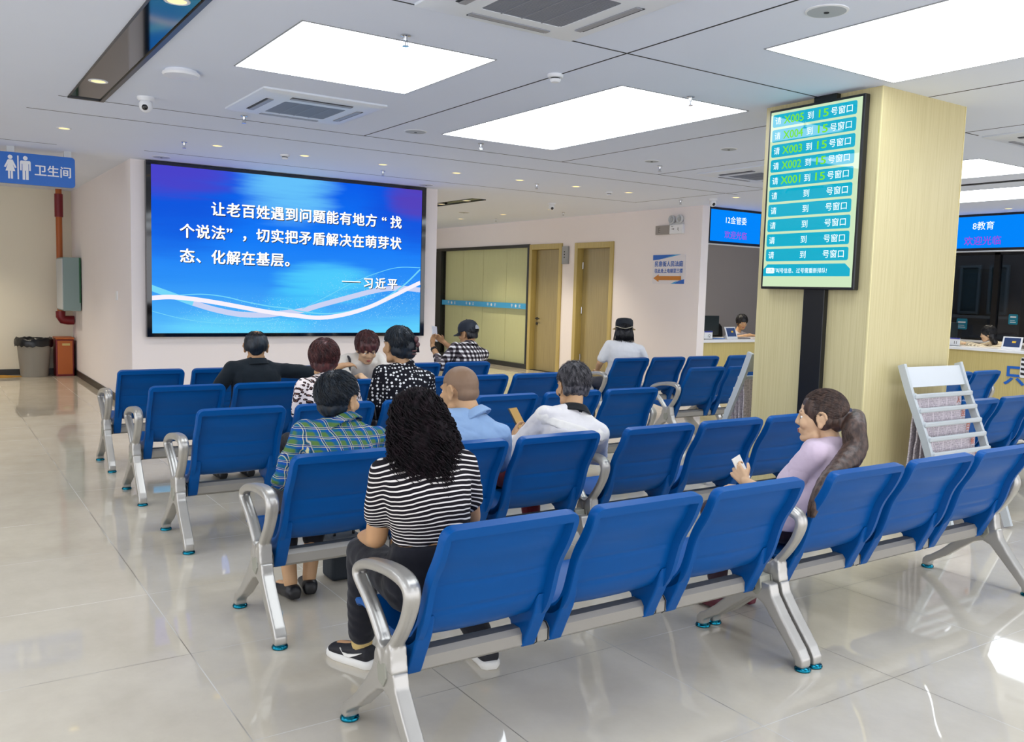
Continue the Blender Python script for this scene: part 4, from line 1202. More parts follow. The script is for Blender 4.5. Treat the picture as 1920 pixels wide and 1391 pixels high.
OBJS_ = [bench0] + [copy_tree(bench0, None, _tree) for _ in BENCHES[1:]]
for o, (x, y, lab) in zip(OBJS_, BENCHES):
    o.location = (x, y, 0)
    o['label'] = lab
    if x < 1.5:      # where two benches meet only one of them has an armrest
        for ch in [q for q in bpy.data.objects if q.parent == o and q.name.startswith('armrest') and q.location.x > 1]:
            bpy.data.objects.remove(ch)

# ================================================================ people
def V(*a): return Vector(a)
def lerp(a, b, t): return Vector(a) * (1 - t) + Vector(b) * t

def rotz(a): return Matrix.Rotation(a, 3, 'Z')
def head_matrix(yaw, pitch, roll):
    """yaw > 0 turns the face to the left (seen from behind), pitch > 0 looks down"""
    return Matrix.Rotation(yaw, 3, 'Z') @ Matrix.Rotation(-pitch, 3, 'X') @ Matrix.Rotation(roll, 3, 'Y')

class Head:
    def __init__(self, c, yaw=0, pitch=0, roll=0, s=0.95):
        self.c = Vector(c); self.R = head_matrix(math.radians(yaw), math.radians(pitch), math.radians(roll)); self.s = s
    def p(self, x, y, z): return self.c + self.R @ (Vector((x, y, z)) * self.s)
    def ell(self, mb, c, r, tilt=None):
        R = self.R if tilt is None else self.R @ tilt
        return mb.ell(self.p(*c), tuple(v * self.s for v in r), R, 18, 12)
    def rc(self, mb, a, ra, b, rb): return mb.rc(self.p(*a), ra * self.s, self.p(*b), rb * self.s, 12)

def head_prims(mb, H):
    H.ell(mb, (0, -.012, .035), (.076, .096, .088))
    H.ell(mb, (0, .030, -.012), (.064, .062, .085))
    H.ell(mb, (0, .038, -.058), (.050, .050, .050))
    H.ell(mb, (0, .072, -.092), (.024, .020, .018))            # chin
    H.rc(mb, (-.045, .02, -.075), .022, (-.015, .07, -.092), .018)
    H.rc(mb, (.045, .02, -.075), .022, (.015, .07, -.092), .018)
    H.rc(mb, (-.035, .079, .030), .011, (.035, .079, .030), .011)  # brow
    H.rc(mb, (0, .086, .018), .008, (0, .101, -.020), .0105)    # nose
    H.ell(mb, (-.012, .091, -.026), (.009, .010, .008)); H.ell(mb, (.012, .091, -.026), (.009, .010, .008))
    H.ell(mb, (-.040, .070, -.020), (.022, .020, .024)); H.ell(mb, (.040, .070, -.020), (.022, .020, .024))
    H.ell(mb, (0, .086, -.052), (.024, .011, .008)); H.ell(mb, (0, .086, -.064), (.020, .011, .008))
    for s in (-1, 1):                                          # ears
        T = Matrix.Rotation(s * 0.35, 3, 'Z')
        H.ell(mb, (s * .080, -.012, .000), (.008, .020, .030), T)
        for k in range(9):
            a0, a1 = [math.radians(-70 + 250 * (k + j) / 9) for j in (0, 1)]
            E = lambda a: (s * (.085 - .008 * math.cos(a)), -.012 + .021 * math.cos(a), .004 + .030 * math.sin(a))
            H.rc(mb, E(a0), .0058, E(a1), .0058)
        H.ell(mb, (s * .079, -.004, -.028), (.011, .013, .015), T)

def hand_prims(mb, wrist, d, nrm, side, curl=0.5, s=0.92, spread=0.10):
    """palm, four unequal bent fingers and a thumb. d: direction of the hand, nrm: back-of-hand normal"""
    d = Vector(d).normalized(); nrm = Vector(nrm); nrm = (nrm - d * nrm.dot(d)).normalized()
    lat = d.cross(nrm) * side                                  # towards the thumb
    w = Vector(wrist)
    for k in range(4):
        q = (k - 1.5) * 0.0195 * s
        mb.rc(w + lat * q * 0.6 + d * 0.012 * s, 0.0145 * s, w + lat * q + d * 0.082 * s, 0.0115 * s, 10)
    for k, (L, off) in enumerate(((0.060, .076), (0.074, .082), (0.080, .085), (0.072, .082))):
        q = (k - 1.5) * 0.0205 * s
        base = w + lat * q + d * off * s
        ang = curl * 0.55; dirv = (d + lat * (k - 1.5) * spread).normalized(); p = base; r = 0.0088 * s
        for j, f in enumerate((0.45, 0.31, 0.24)):
            dv = (dirv * math.cos(ang) - nrm * math.sin(ang)).normalized()
            q2 = p + dv * L * f * s
            mb.rc(p, r, q2, r * 0.9, 8); p = q2; r *= 0.9; ang += curl * 0.75
    t0 = w + lat * 0.026 * s + d * 0.024 * s - nrm * 0.006 * s
    t1 = t0 + (lat * 0.7 + d * 0.65 - nrm * 0.25).normalized() * 0.040 * s
    t2 = t1 + (lat * 0.25 + d * 0.9 - nrm * 0.35).normalized() * 0.032 * s
    mb.rc(t0, 0.0135 * s, t1, 0.0105 * s, 8); mb.rc(t1, 0.0105 * s, t2, 0.0085 * s, 8)

def ring_pts(c, r, f, rx, ry, n=22, power=2.4):
    out = []
    for k in range(n):
        a = 2 * PI * k / n
        ca, sa = math.cos(a), math.sin(a)
        x = math.copysign(abs(ca) ** (2 / power), ca) * rx; y = math.copysign(abs(sa) ** (2 / power), sa) * ry
        out.append(c + r * x + f * y)
    return out

class Body:
    def __init__(self, **k):
        self.__dict__.update(dict(s=0.93, bulk=1.0, sw=0.165, slouch=0.05, twist=0.0, tilt=0.0, arms=None, legs=None, hip_w=0.165, voxel=0.0075, sh_t=0.875))
        self.__dict__.update(k)
        self.hip, self.neck = Vector(self.hip), Vector(self.neck)
        s = self.s
        up = (self.neck - self.hip).normalized()
        t = math.radians(self.twist)
        r = rotz(t) @ Vector((1, 0, 0))
        r = Matrix.Rotation(math.radians(self.tilt), 3, 'Y') @ r
        r = (r - up * r.dot(up)).normalized()
        self.up, self.r, self.f = up, r, up.cross(r)
        hr = rotz(math.radians(getattr(self, 'hip_yaw', 0))) @ Vector((1, 0, 0))
        self.hr, self.hf = hr, Vector((-hr.y, hr.x, 0))
        self.shL = self.spine(self.sh_t) - self.r * self.sw * s
        self.shR = self.spine(self.sh_t) + self.r * self.sw * s
    def spine(self, t):
        p = lerp(self.hip, self.neck, t)
        return p - self.f * (self.slouch * 4 * t * (1 - t))
    def torso(self, mb, inf=0.0, t0=-0.12, t1=1.0, neck_r=0.052, bulk=None):
        s = self.s; b = self.bulk if bulk is None else bulk
        hw = self.hip_w
        prof = [(-0.16, hw * .8, .10), (-0.10, hw, .115), (0.0, hw * 1.02, .120), (0.15, hw * .95, .115), (0.35, .138 * b, .105), (0.42, .140 * b, .106), (0.55, .148 * b, .110), (0.72, .160 * b, .112), (0.84, .160 * b, .102), (0.92, .135 * b, .088), (0.97, .092, .070), (1.0, neck_r + .012, neck_r + .010)]
        rings = []
        for t, rx, ry in prof:
            if t < t0 - 1e-6 or t > t1 + 1e-6: continue
            k = min(max(t / 0.35, 0), 1)
            r = (self.hr * (1 - k) + self.r * k).normalized(); f = (self.hf * (1 - k) + self.f * k).normalized()
            c = self.spine(t)
            rings.append(ring_pts(c, r, f, rx * s + inf, ry * s + inf))
        mb.loft(rings)
    def trapezius(self, mb, inf=0.0):
        s = self.s
        for sh in (self.shL, self.shR):
            mb.rc(self.spine(0.965) , .050 * s + inf, lerp(self.spine(0.95), sh, 0.80), .044 * s + inf, 14)
            mb.rc(lerp(self.spine(0.8), sh, 0.6), .07 * s + inf, sh, .052 * s + inf, 14)
    def arm(self, mb, side, inf=0.0, to=2.0, r0=.049, r1=.040, r2=.037, r3=.026):
        """to: 0..1 along the upper arm, 1..2 along the forearm"""
        A = self.arms[side]
        if A is None: return
        sh = self.shL if side == 0 else self.shR
        el, wr = Vector(A['elbow']), Vector(A['wrist']); s = self.s
        if to <= 1:
            e = lerp(sh, el, to); mb.rc(sh, r0 * s + inf, e, (r0 + (r1 - r0) * to) * s + inf * 1.25, 16)
        else:
            mb.rc(sh, r0 * s + inf, el, r1 * s + inf, 16)
            w = lerp(el, wr, to - 1)
            mid = lerp(el, w, 0.3)
            mb.rc(el, r1 * s * .97 + inf, mid, r2 * s * 1.06 + inf, 14)
            mb.rc(mid, r2 * s * 1.06 + inf, w, (r2 + (r3 - r2) * (to - 1)) * s + inf, 14)
    def leg(self, mb, side, inf=0.0, to=2.0, foot=True, r0=.082, r1=.058, r2=.050, r3=.036):
        L = self.legs[side]; s = self.s
        sg = -1 if side == 0 else 1
        h = self.hip + self.hr * (sg * .085 * s) + Vector((0, 0, -.02))
        k, an = Vector(L['knee']), Vector(L['ankle'])
        mb.rc(h, r0 * s + inf, k, r1 * s + inf, 16)
        a2 = lerp(k, an, min(to - 1, 1))
        m = lerp(k, a2, 0.35)
        mb.rc(k, r1 * s * .98 + inf, m, r2 * s * 1.05 + inf, 14)
        mb.rc(m, r2 * s * 1.05 + inf, a2, (r3 if to >= 2 else r3 + .01) * s + inf * 1.2, 14)
        if foot and to >= 2:
            toe = Vector(L.get('toe', (0, 1, 0))).normalized()
            mb.rc(an + Vector((0, 0, -.03)), .034 * s, an + toe * .13 * s + Vector((0, 0, -.045)), .026 * s, 12)
    def shoes(self, mb, side, inf=0.006):
        L = self.legs[side]; s = self.s; an = Vector(L['ankle']); toe = Vector(L.get('toe', (0, 1, 0))).normalized()
        lat = Vector((-toe.y, toe.x, 0)).normalized(); z = an.z - 0.075 * s
        rings = []
        for t, w, h in ((-.062, .022, .045), (-.052, .032, .062), (-.02, .037, .070), (.03, .037, .062), (.08, .042, .048), (.12, .044, .040), (.155, .038, .032), (.175, .022, .022)):
            c = an + toe * t * s
            rr = []
            for q in range(16):
                a = 2 * PI * q / 16
                zz = math.sin(a); yy = math.cos(a)
                rr.append(Vector((c.x, c.y, z)) + lat * (yy * (w + inf) * s) + Vector((0, 0, (zz * .5 + .5) * (h + inf) * s if zz > -0.5 else 0.0)))
            rings.append(rr)
        mb.loft(rings)

def body_mesh(B, H, name='body'):
    mb = MB()
    head_prims(mb, H)
    top = H.p(0, -.028, -.045)
    mb.rc(B.neck - B.up * .02, .054 * B.s * B.neckk if hasattr(B, 'neckk') else .054 * B.s, top, .050 * B.s * (B.neckk if hasattr(B, 'neckk') else 1), 16)
    B.torso(mb); B.trapezius(mb)
    for side in (0, 1):
        if B.arms and B.arms[side]:
            B.arm(mb, side)
            A = B.arms[side]
            el, wr = Vector(A['elbow']), Vector(A['wrist'])
            d = Vector(A.get('dir', wr - el)); n = Vector(A.get('nrm', (0, 0, 1)))
            hand_prims(mb, wr, d, n, -1 if side == 1 else 1, A.get('curl', 0.5))
        if B.legs: B.leg(mb, side)
    return mb

def add_face(p, H, body):
    for s in (-1, 1):
        e = MB(); H.ell(e, (s * .030, .0745, .006), (.0120, .0100, .0085))
        eo = e.build('eye', M_EYE, body, smooth=True)
        i = MB(); H.ell(i, (s * .030, .0815, .005), (.0062, .0038, .0066)); i.build('iris', M_IRIS, body, smooth=True)
        b = MB(); H.rc(b, (s * .016, .0885, .036), .0028, (s * .046, .0785, .036), .0022); b.build('eyebrow', M_HAIR, body, smooth=True)
    l = MB(); H.ell(l, (0, .0955, -.0525), (.020, .0045, .0045)); H.ell(l, (0, .0950, -.0625), (.017, .0045, .005)); l.build('lips', M_LIPS, body, smooth=True)

def skin_mat(name, rgb):
    t = NT(name); co = t.coord()
    n = t.noise(co, 30, 3)
    c = t.mix(t.math('MULTIPLY', n, 0.30), lin(*rgb), lin(int(rgb[0] * .90), int(rgb[1] * .82), int(rgb[2] * .78)))
    t.bump(t.noise(co, 180, 2), 0.08, 0.002)
    return t.set(color=c, rough=0.5, spec=0.35, sub=0.0)
M_SKIN = skin_mat('warm_skin', (200, 160, 120))
M_SKIN2 = skin_mat('tan_skin', (188, 146, 106))
M_SKIN3 = skin_mat('pale_skin', (210, 174, 138))
M_EYE = plain('eye_white', (226, 222, 214), 0.2)
M_IRIS = plain('dark_iris', (26, 18, 14), 0.15)
M_LIPS = plain('lip_colour', (168, 92, 84), 0.4)
def hair_mat(name, c1, c2, rough=0.42):
    t = NT(name); co = t.coord()
    n = t.noise(t.scale(co, (1, 1, .35)), 60, 3)
    c = t.mix(t.step(n, 0.35, 0.65), lin(*c1), lin(*c2))
    t.bump(n, 0.5, 0.006)
    return t.set(color=c, rough=rough, spec=0.45 if rough < .6 else .18)
M_HAIR = hair_mat('black_hair', (12, 13, 18), (30, 30, 36))
M_HAIR_BLUE = hair_mat('blue_black_hair', (12, 18, 26), (26, 38, 50))
M_HAIR_RED = hair_mat('red_brown_hair', (52, 24, 26), (92, 50, 48))
M_HAIR_CURL = hair_mat('dark_plum_curls', (10, 8, 11), (30, 20, 25), .75)
M_HAIR_BROWN = hair_mat('brown_hair', (50, 36, 31), (80, 60, 50))
M_HAIR_GREY = hair_mat('dark_grey_hair', (36, 35, 40), (104, 101, 104))
M_STUBBLE = skin_mat('shaved_stubble', (134, 108, 86))

def cloth(name, rgb, rough=0.85, fold=1.0):
    t = NT(name); co = t.coord()
    n = t.noise(co, 9, 3); n2 = t.noise(co, 500, 1)
    c = t.mix(t.math('MULTIPLY', n, 0.2), lin(*rgb), lin(*(int(v * .8) for v in rgb)))
    t.bump(t.math('ADD', t.math('MULTIPLY', n, fold), t.math('MULTIPLY', n2, 0.03)), 0.5, 0.02)
    return t.set(color=c, rough=rough, spec=0.25, sheen=0.1)
def pattern(name, fn, rough=0.85):
    t = NT(name); co = t.coord(); x, y, z = t.xyz(co)
    c = fn(t, co, x, y, z)
    t.bump(t.noise(co, 9, 3), 0.45, 0.02)
    return t.set(color=c, rough=rough, spec=0.2)
def pat_stripes(t, co, x, y, z):
    w = t.math('MULTIPLY', t.math('SUBTRACT', t.noise(co, 7, 2), 0.5), 0.022)
    arch = t.math('ADD', t.math('MULTIPLY', t.math('MULTIPLY', x, x), 1.1), t.math('MULTIPLY', x, t.math('MULTIPLY', t.step(z, .78, .66), .22)))
    q = t.math('FRACT', t.math('DIVIDE', t.math('ADD', t.math('ADD', z, w), arch), 0.0152))
    return t.mix(t.math('GREATER_THAN', q, 0.70), lin(24, 20, 26), lin(226, 220, 216))
def pat_dots(t, co, x, y, z):
    v = t.voronoi(co, 44, 0.45, '3D')
    return t.mix(t.math('LESS_THAN', v['Distance'], 0.345), lin(20, 20, 28), lin(226, 226, 226))
def pat_leopard(t, co, x, y, z):
    wv = t.noise(co, 60, 2)
    v = t.voronoi(t.comb(t.math('ADD', t.math('ADD', x, t.math('MULTIPLY', y, .5)), t.math('MULTIPLY', wv, .014)), z, 0.0), 50, 0.9, '2D')
    d = v['Distance']
    c = t.mix(t.math('LESS_THAN', d, 0.36), lin(232, 222, 220), lin(26, 20, 26))
    c = t.mix(t.math('LESS_THAN', d, 0.13), c, lin(120, 84, 76))
    return c
def pat_plaid(t, co, x, y, z):
    h = t.math('ADD', x, t.math('MULTIPLY', y, .4))
    def band(v, p, o, lo, hi):
        f = t.math('FRACT', t.math('ADD', t.math('DIVIDE', v, p), o))
        return t.math('MULTIPLY', t.math('GREATER_THAN', f, lo), t.math('LESS_THAN', f, hi))
    P = 0.046
    wob = t.math('MULTIPLY', t.math('SUBTRACT', t.noise(co, 8, 2), 0.5), 0.02)
    hx = t.math('ADD', h, wob); hz = t.math('ADD', z, wob)
    g = t.math('MULTIPLY', t.math('ADD', t.step(t.math('SINE', t.math('MULTIPLY', hx, 2 * PI / P)), -0.5, 0.6), t.step(t.math('SINE', t.math('MULTIPLY', hz, 2 * PI / (P * .8))), -0.5, 0.6)), 0.5)
    c = t.ramp(g, [(0.0, lin(20, 78, 164)), (0.5, lin(24, 94, 130)), (1.0, lin(84, 118, 62))])
    for v, p in ((hx, P), (hz, P * .8)):
        c = t.mix(t.math('MULTIPLY', band(v, p, 0.2, 0.0, 0.055), 0.8), c, lin(214, 206, 150))
        c = t.mix(t.math('MULTIPLY', band(v, p, 0.2, 0.10, 0.15), 0.7), c, lin(26, 34, 60))
        c = t.mix(t.math('MULTIPLY', band(v, p, 0.2, 0.18, 0.22), 0.7), c, lin(206, 190, 170))
    return c
def pat_check(t, co, x, y, z):
    h = t.math('ADD', x, t.math('MULTIPLY', y, .5))
    a = t.math('GREATER_THAN', t.math('FRACT', t.math('DIVIDE', h, 0.042)), 0.48)
    b = t.math('GREATER_THAN', t.math('FRACT', t.math('DIVIDE', z, 0.042)), 0.48)
    k = t.math('MULTIPLY', t.math('ADD', a, b), 0.5)
    return t.ramp(k, [(0.0, lin(226, 222, 220)), (0.5, lin(92, 84, 88)), (1.0, lin(24, 20, 24))])
def pat_knit(t, co, x, y, z):
    a = t.math('SINE', t.math('MULTIPLY', t.math('ADD', x, z), 420)); b = t.math('SINE', t.math('MULTIPLY', t.math('SUBTRACT', y, z), 420))
    return t.mix(t.math('GREATER_THAN', t.math('MULTIPLY', a, b), 0.15), lin(226, 214, 186), lin(120, 104, 86))

def on_shell(H, c, r, d, k=1.0):
    return H.p(c[0] + r[0] * d[0] * k, c[1] + r[1] * d[1] * k, c[2] + r[2] * d[2] * k)

def crop_hair(H, seed, n=900, length=(0.5, 1.0), fringe=True, thick=1.0, low=-0.55, r=0.0016, big=(.090, .106, .096), cen=(0, -.026, .040), nape=True, side=True):
    """short hair: a cap of hair with fine locks lying over it from the crown"""
    rg = random.Random(seed)
    cap = MB()
    b = tuple(v * thick for v in big)
    H.ell(cap, cen, b)
    if nape: H.ell(cap, (0, -.062, -.022), (.070 * thick, .048 * thick, .062))
    if side:
        for s in (-1, 1): H.ell(cap, (s * .062, -.030, .0), (.026 * thick, .052, .060))
    if fringe: H.ell(cap, (0, .050, .072), (.060, .036, .034))
    locks = MB()
    up = Vector((0, -.35, .94)).normalized()
    a1 = up.orthogonal().normalized(); a2 = up.cross(a1)
    for i in range(n):
        ph = rg.uniform(0, 2 * PI); th0 = math.acos(1 - rg.random() * 1.35); L = rg.uniform(*length) * 0.55
        pts = []
        for j in range(6):
            th = th0 + L * j / 5
            q = ph + 0.25 * j / 5 + rg.uniform(-.04, .04)
            d = up * math.cos(th) + (a1 * math.cos(q) + a2 * math.sin(q)) * math.sin(th)
            if d.z < low or (d.y > 0.42 and d.z < 0.50): break
            pts.append(on_shell(H, cen, b, d, 1.0 + 0.030 * math.sin(PI * j / 5) + (0.03 if j == 5 else 0) + rg.uniform(0, .02)))
        if len(pts) >= 3:
            locks.tube(pts, [r * H.s * (1.0 if j < len(pts) - 1 else 0.3) for j in range(len(pts))], 3)
    return cap, locks

def hairline(q, ears=True, low=-.2, front=.060, temple=.018):
    """True where the scalp is bare: face, forehead, round the ears, below the nape line (head space)"""
    if q.y > front and q.z < .088: return True
    if q.y > temple and q.z < .045: return True
    if ears and abs(q.x) > .045 and (q.y + .006) ** 2 + (q.z + .004) ** 2 < .037 ** 2: return True
    if abs(q.x) > .045 and q.y > -.035 and q.z < -.012: return True
    return q.z < low

def carve(bm, org, H, **k):
    inv = H.R.transposed()
    dead = [v for v in bm.verts if hairline((inv @ (v.co + org - H.c)) / H.s, **k)]
    bmesh.ops.delete(bm, geom=dead, context='VERTS')

def hair_object(name, cap, locks, mat, parent, voxel=0.007, ripple_amp=0.004, seed=1, smooth=4, label=None, cut=None):
    org = ORG[parent.name]
    me = fuse_mesh(cap, name, voxel, smooth, org)
    ripple(me, ripple_amp, 70, seed, (1, 1, .45))
    if (locks is not None and locks.v) or cut:
        bm = bmesh.new(); bm.from_mesh(me)
        if locks is not None and locks.v:
            tmp = locks.mesh('locks', org, True); bm.from_mesh(tmp); bpy.data.meshes.remove(tmp)
        if cut: carve(bm, org, **cut)
        bm.to_mesh(me); bm.free()
        for p in me.polygons: p.use_smooth = True
    o = link(name, me, mat, parent)
    if label: o['label'] = label
    return o

def garment(name, mb, mat, parent, voxel=0.008, smooth=6, folds=0.004, fscale=22, seed=1, stretch=(1, 1, 1), label=None):
    me = fuse_mesh(mb, name, voxel, smooth, ORG[parent.name])
    if folds: ripple(me, folds, fscale, seed, stretch)
    o = link(name, me, mat, parent)
    if label: o['label'] = label
    return o

def make_person(label, B, H, skin, name='person', top=None, sleeve=0.8, top_inf=0.012, trousers=None, leg_to=2.0, shoes=None, face=False, group=None, collar=None, hem=-0.10, tseed=1, folds=0.004, waist=.16):
    base = Vector((B.hip.x, B.hip.y, 0))
    p = thing(name, label, 'person', base, group)
    body = link('body', fuse_mesh(body_mesh(B, H), 'body', B.voxel, 4, base), skin, p)
    if face: add_face(p, H, body)
    if top is not None:
        m = MB(); B.torso(m, top_inf, hem, 1.0); B.trapezius(m, top_inf * .8)
        for s in (0, 1):
            if B.arms and B.arms[s]: B.arm(m, s, top_inf * (1.1 if sleeve < 1.2 else .9), sleeve)
        garment('top', m, top, p, max(B.voxel + .001, .007), 6, folds, 20, tseed)
    if collar is not None:
        cm, kind = collar
        c = MB(); rings = []
        N = B.neck; up = (Vector(H.p(0, -.03, -.05)) - N).normalized(); r = (B.r - up * B.r.dot(up)).normalized(); f = up.cross(r)
        for (h, ro, fl) in ((-.022, .066, 0), (.010, .070, 0), (.028, .066, 0), (.030, .061, 0), (.010, .058, 0), (-.02, .056, 0)):
            rings.append([N + up * (h * B.s) + r * (math.cos(a) * ro * B.s * 1.06) + f * (math.sin(a) * ro * B.s * 1.05 + 0.004) for a in [2 * PI * k / 28 for k in range(28)]])
        if kind == 'fold':
            c.loft(rings, False)
            fall = []
            for (h, ro) in ((.030, .068), (.012, .080), (-.016, .094), (-.020, .090), (.010, .072)):
                fall.append([N + up * (h * B.s) + r * (math.cos(a) * ro * B.s * 1.1) + f * (math.sin(a) * ro * B.s + 0.002) for a in [PI * 1.5 - PI * .90 + 2 * PI * .90 * k / 28 for k in range(29)]])
            c.loft(fall, False, False)
        else:
            c.loft(rings, False)
        c.build('collar', cm, p, smooth=50)
    if trousers is not None:
        m = MB(); B.torso(m, .010, -0.2, waist)
        for s in (0, 1): B.leg(m, s, .010, leg_to, False)
        garment('trousers', m, trousers, p, max(B.voxel + .001, .008), 5, .004, 18, tseed + 3)
    if shoes is not None:
        for s in (0, 1):
            m = MB(); B.shoes(m, s)
            me = fuse_mesh(m, 'shoe', .006, 4, base); link('shoe', me, shoes, p)
    return p, body

def seat_legs(x, y0, spread=0.10, knee=0.47, y_ank=0.62, toe=(0, 1, 0), z=0.075):
    """knees in front of the seat edge, feet on the floor"""
    return [dict(knee=(x - spread, y0 + 0.66, knee), ankle=(x - spread * 1.05, y0 + y_ank, z), toe=toe), dict(knee=(x + spread, y0 + 0.66, knee), ankle=(x + spread * 1.05, y0 + y_ank, z), toe=toe)]
def lap_arms(x, y0, w=0.20, z_el=0.66, y_el=0.30, yw=0.52, zw=0.56):
    return [dict(elbow=(x - w - .03, y0 + y_el, z_el), wrist=(x - .08, y0 + yw, zw), dir=(.5, .6, -.2)), dict(elbow=(x + w + .03, y0 + y_el, z_el), wrist=(x + .08, y0 + yw, zw), dir=(-.5, .6, -.2))]
SEAT_Z = 0.505

# --- 1: curly-haired woman in the striped top, leaning forward on the front row
x, y0 = 1.40, 2.19
B = Body(hip=(1.425, 2.57, .515), neck=(1.395, 2.61, .950), slouch=.055, sw=.140, hip_w=.172, bulk=.94, twist=-20, hip_yaw=-10, voxel=.0065,
         arms=[dict(elbow=(1.250, 2.65, .665), wrist=(1.33, 2.92, .590), dir=(.5, .8, -.2), curl=.7), dict(elbow=(1.600, 2.62, .70), wrist=(1.53, 2.86, .60), dir=(-.5, .8, -.2), curl=.7)],
         legs=[dict(knee=(1.37, 3.02, .50), ankle=(1.425, 3.14, .090), toe=(-.36, .93, 0)), dict(knee=(1.62, 2.99, .49), ankle=(1.86, 2.90, .085), toe=(.2, .98, 0))])
H = Head((1.398, 2.655, 1.040), -22, 14, 0, .95)
p, body = make_person('woman with long dark curls in a black and white striped top, front row', B, H, M_SKIN2, top=pattern('striped_jersey', pat_stripes), sleeve=.62, top_inf=.011,
                      trousers=cloth('black_trousers', (22, 23, 32)), leg_to=1.86, hem=.20, waist=.40, tseed=4)
for s in (0, 1):
    m = MB(); B.shoes(m, s, .010); up_ = fuse_mesh(m, 'shoe', .005, 3, ORG[p.name])
    so = link('shoe', up_, plain('shoe_black', (20, 20, 28), .7), p)
    L = B.legs[s]; an = Vector(L['ankle']); toe = Vector(L['toe']).normalized(); lat = Vector((-toe.y, toe.x, 0))
    sole = MB(); rr = []
    for z, g in ((0.001, .0), (.012, .006), (.030, .004), (.034, 0)):
        rr.append([Vector((an.x, an.y, z)) + toe * (a * 1.0) + lat * b for a, b in [(-.068 - g, -.02), (-.05, -.036 - g), (.0, -.037 - g), (.06, -.043 - g), (.12, -.044 - g), (.165, -.03 - g), (.182 + g, 0), (.165, .03 + g), (.12, .044 + g), (.06, .043 + g), (.0, .037 + g), (-.05, .036 + g), (-.068 - g, .02)]])
    sole.loft(rr).build('sole', plain('white_sole', (226, 224, 218), .6), so, smooth=50)
    if s == 0:
        q = lambda a, z: Vector((an.x, an.y, 0)) + toe * a + Vector((0, 0, z)) + lat * .0475
        sw_ = MB(); top_ = [(.078, .064), (.062, .050), (.035, .049), (.005, .056), (-.042, .070)]; bot_ = [(.075, .060), (.052, .037), (.025, .037), (-.005, .050), (-.042, .069)]
        sw_.loft([[q(*a), q(*b), q(*b) - lat * .006, q(*a) - lat * .006] for a, b in zip(top_, bot_)]).build('side_mark', plain('shoe_mark_white', (232, 230, 224), .5), so)
        sk = MB(); sk.rc(an + V(0, 0, .0), .042, an + V(0, 0, .035), .043, 14); sk.build('sock', plain('tan_sock', (196, 170, 110), .8), p, smooth=True)
# curls
cap = MB(); H.ell(cap, (0, -.020, .035), (.096, .108, .094)); H.ell(cap, (0, -.050, -.04), (.096, .076, .09))
cap.ell(B.neck + V(0.005, -.065, .02), (.092, .045, .11)); cap.ell(B.neck + V(0.008, -.088, -.045), (.085, .030, .06))
lk = MB(); rg = random.Random(11)
for i in range(1500):
    a = rg.uniform(0, 2 * PI); z0 = rg.uniform(-.5, 1); 
    rr_ = math.sqrt(max(0, 1 - z0 * z0)); d = Vector((rr_ * math.cos(a), rr_ * math.sin(a), z0))
    if d.y > .35 and d.z < .5: continue
    st = on_shell(H, (0, -.02, .035), (.102, .112, .098), d, rg.uniform(.92, 1.02))
    t = rg.random()
    side = d.x + rg.uniform(-.25, .25)
    endz = B.neck.z + rg.uniform(-.23, -.03) - .03
    en = Vector((B.neck.x + .012 + side * .112, B.neck.y - .150 + .070 * abs(side) + rg.uniform(-.022, .012), endz))
    mid1 = Vector((H.c.x + side * .112 + (st.x - H.c.x) * .15, min(st.y, B.neck.y - .118 + rg.uniform(-.02, .01)) + .075 * side * side, (st.z + endz) / 2 + .02))
    n_ = 40; pts = []; ph = rg.uniform(0, 6.3); fr = rg.uniform(34, 54)
    for j in range(n_):
        u = j / (n_ - 1)
        base = st * (1 - u) ** 2 + mid1 * 2 * u * (1 - u) + en * u * u
        amp = .0085 * min(1, .35 + u * 3)
        pts.append(base + Vector((math.cos(ph + fr * u) * amp, math.sin(ph + fr * u) * amp, math.sin(ph * 2 + fr * u) * amp * .4)))
    lk.tube(pts, [.0027 * (1 - .55 * j / (n_ - 1)) for j in range(n_)], 3)
hair_object('hair', cap, lk, M_HAIR_CURL, p, .008, .006, 3, 3)

# --- 2: short dark hair, plaid shirt, second row
x, y0 = 1.52, 3.45
B = Body(hip=(1.53, 3.75, SEAT_Z), neck=(1.56, 3.68, .885), slouch=.05, sw=.168, hip_w=.165, twist=-18, voxel=.005,
         arms=[dict(elbow=(1.315, 3.76, .640), wrist=(1.40, 3.99, .57), dir=(.5, .8, -.1)), dict(elbow=(1.80, 3.74, .63), wrist=(1.68, 3.97, .57), dir=(-.5, .8, -.1))],
         legs=[dict(knee=(1.44, 4.14, .48), ankle=(1.44, 4.00, .080), toe=(-.1, 1, 0)), dict(knee=(1.63, 4.14, .48), ankle=(1.545, 4.03, .080), toe=(.25, .97, 0))])
H = Head((1.570, 3.735, .985), -62, 6, 0, .95)
plaid = pattern('plaid_shirt', pat_plaid)
p, body = make_person('woman with short dark hair in a blue and green plaid shirt, second row', B, H, M_SKIN, top=plaid, sleeve=1.75, top_inf=.015, trousers=cloth('dark_trousers', (34, 34, 42)), leg_to=1.55, shoes=plain('black_flats', (20, 20, 24), .4),
                      face=True, collar=(plaid, 'fold'), tseed=9, folds=.006)
cap, lk = crop_hair(H, 5, 1100, (.5, 1.0), True, 1.10, -.62)
hair_object('hair', cap, lk, M_HAIR_BLUE, p, .007, .003, 5, cut=dict(H=H, temple=.03))

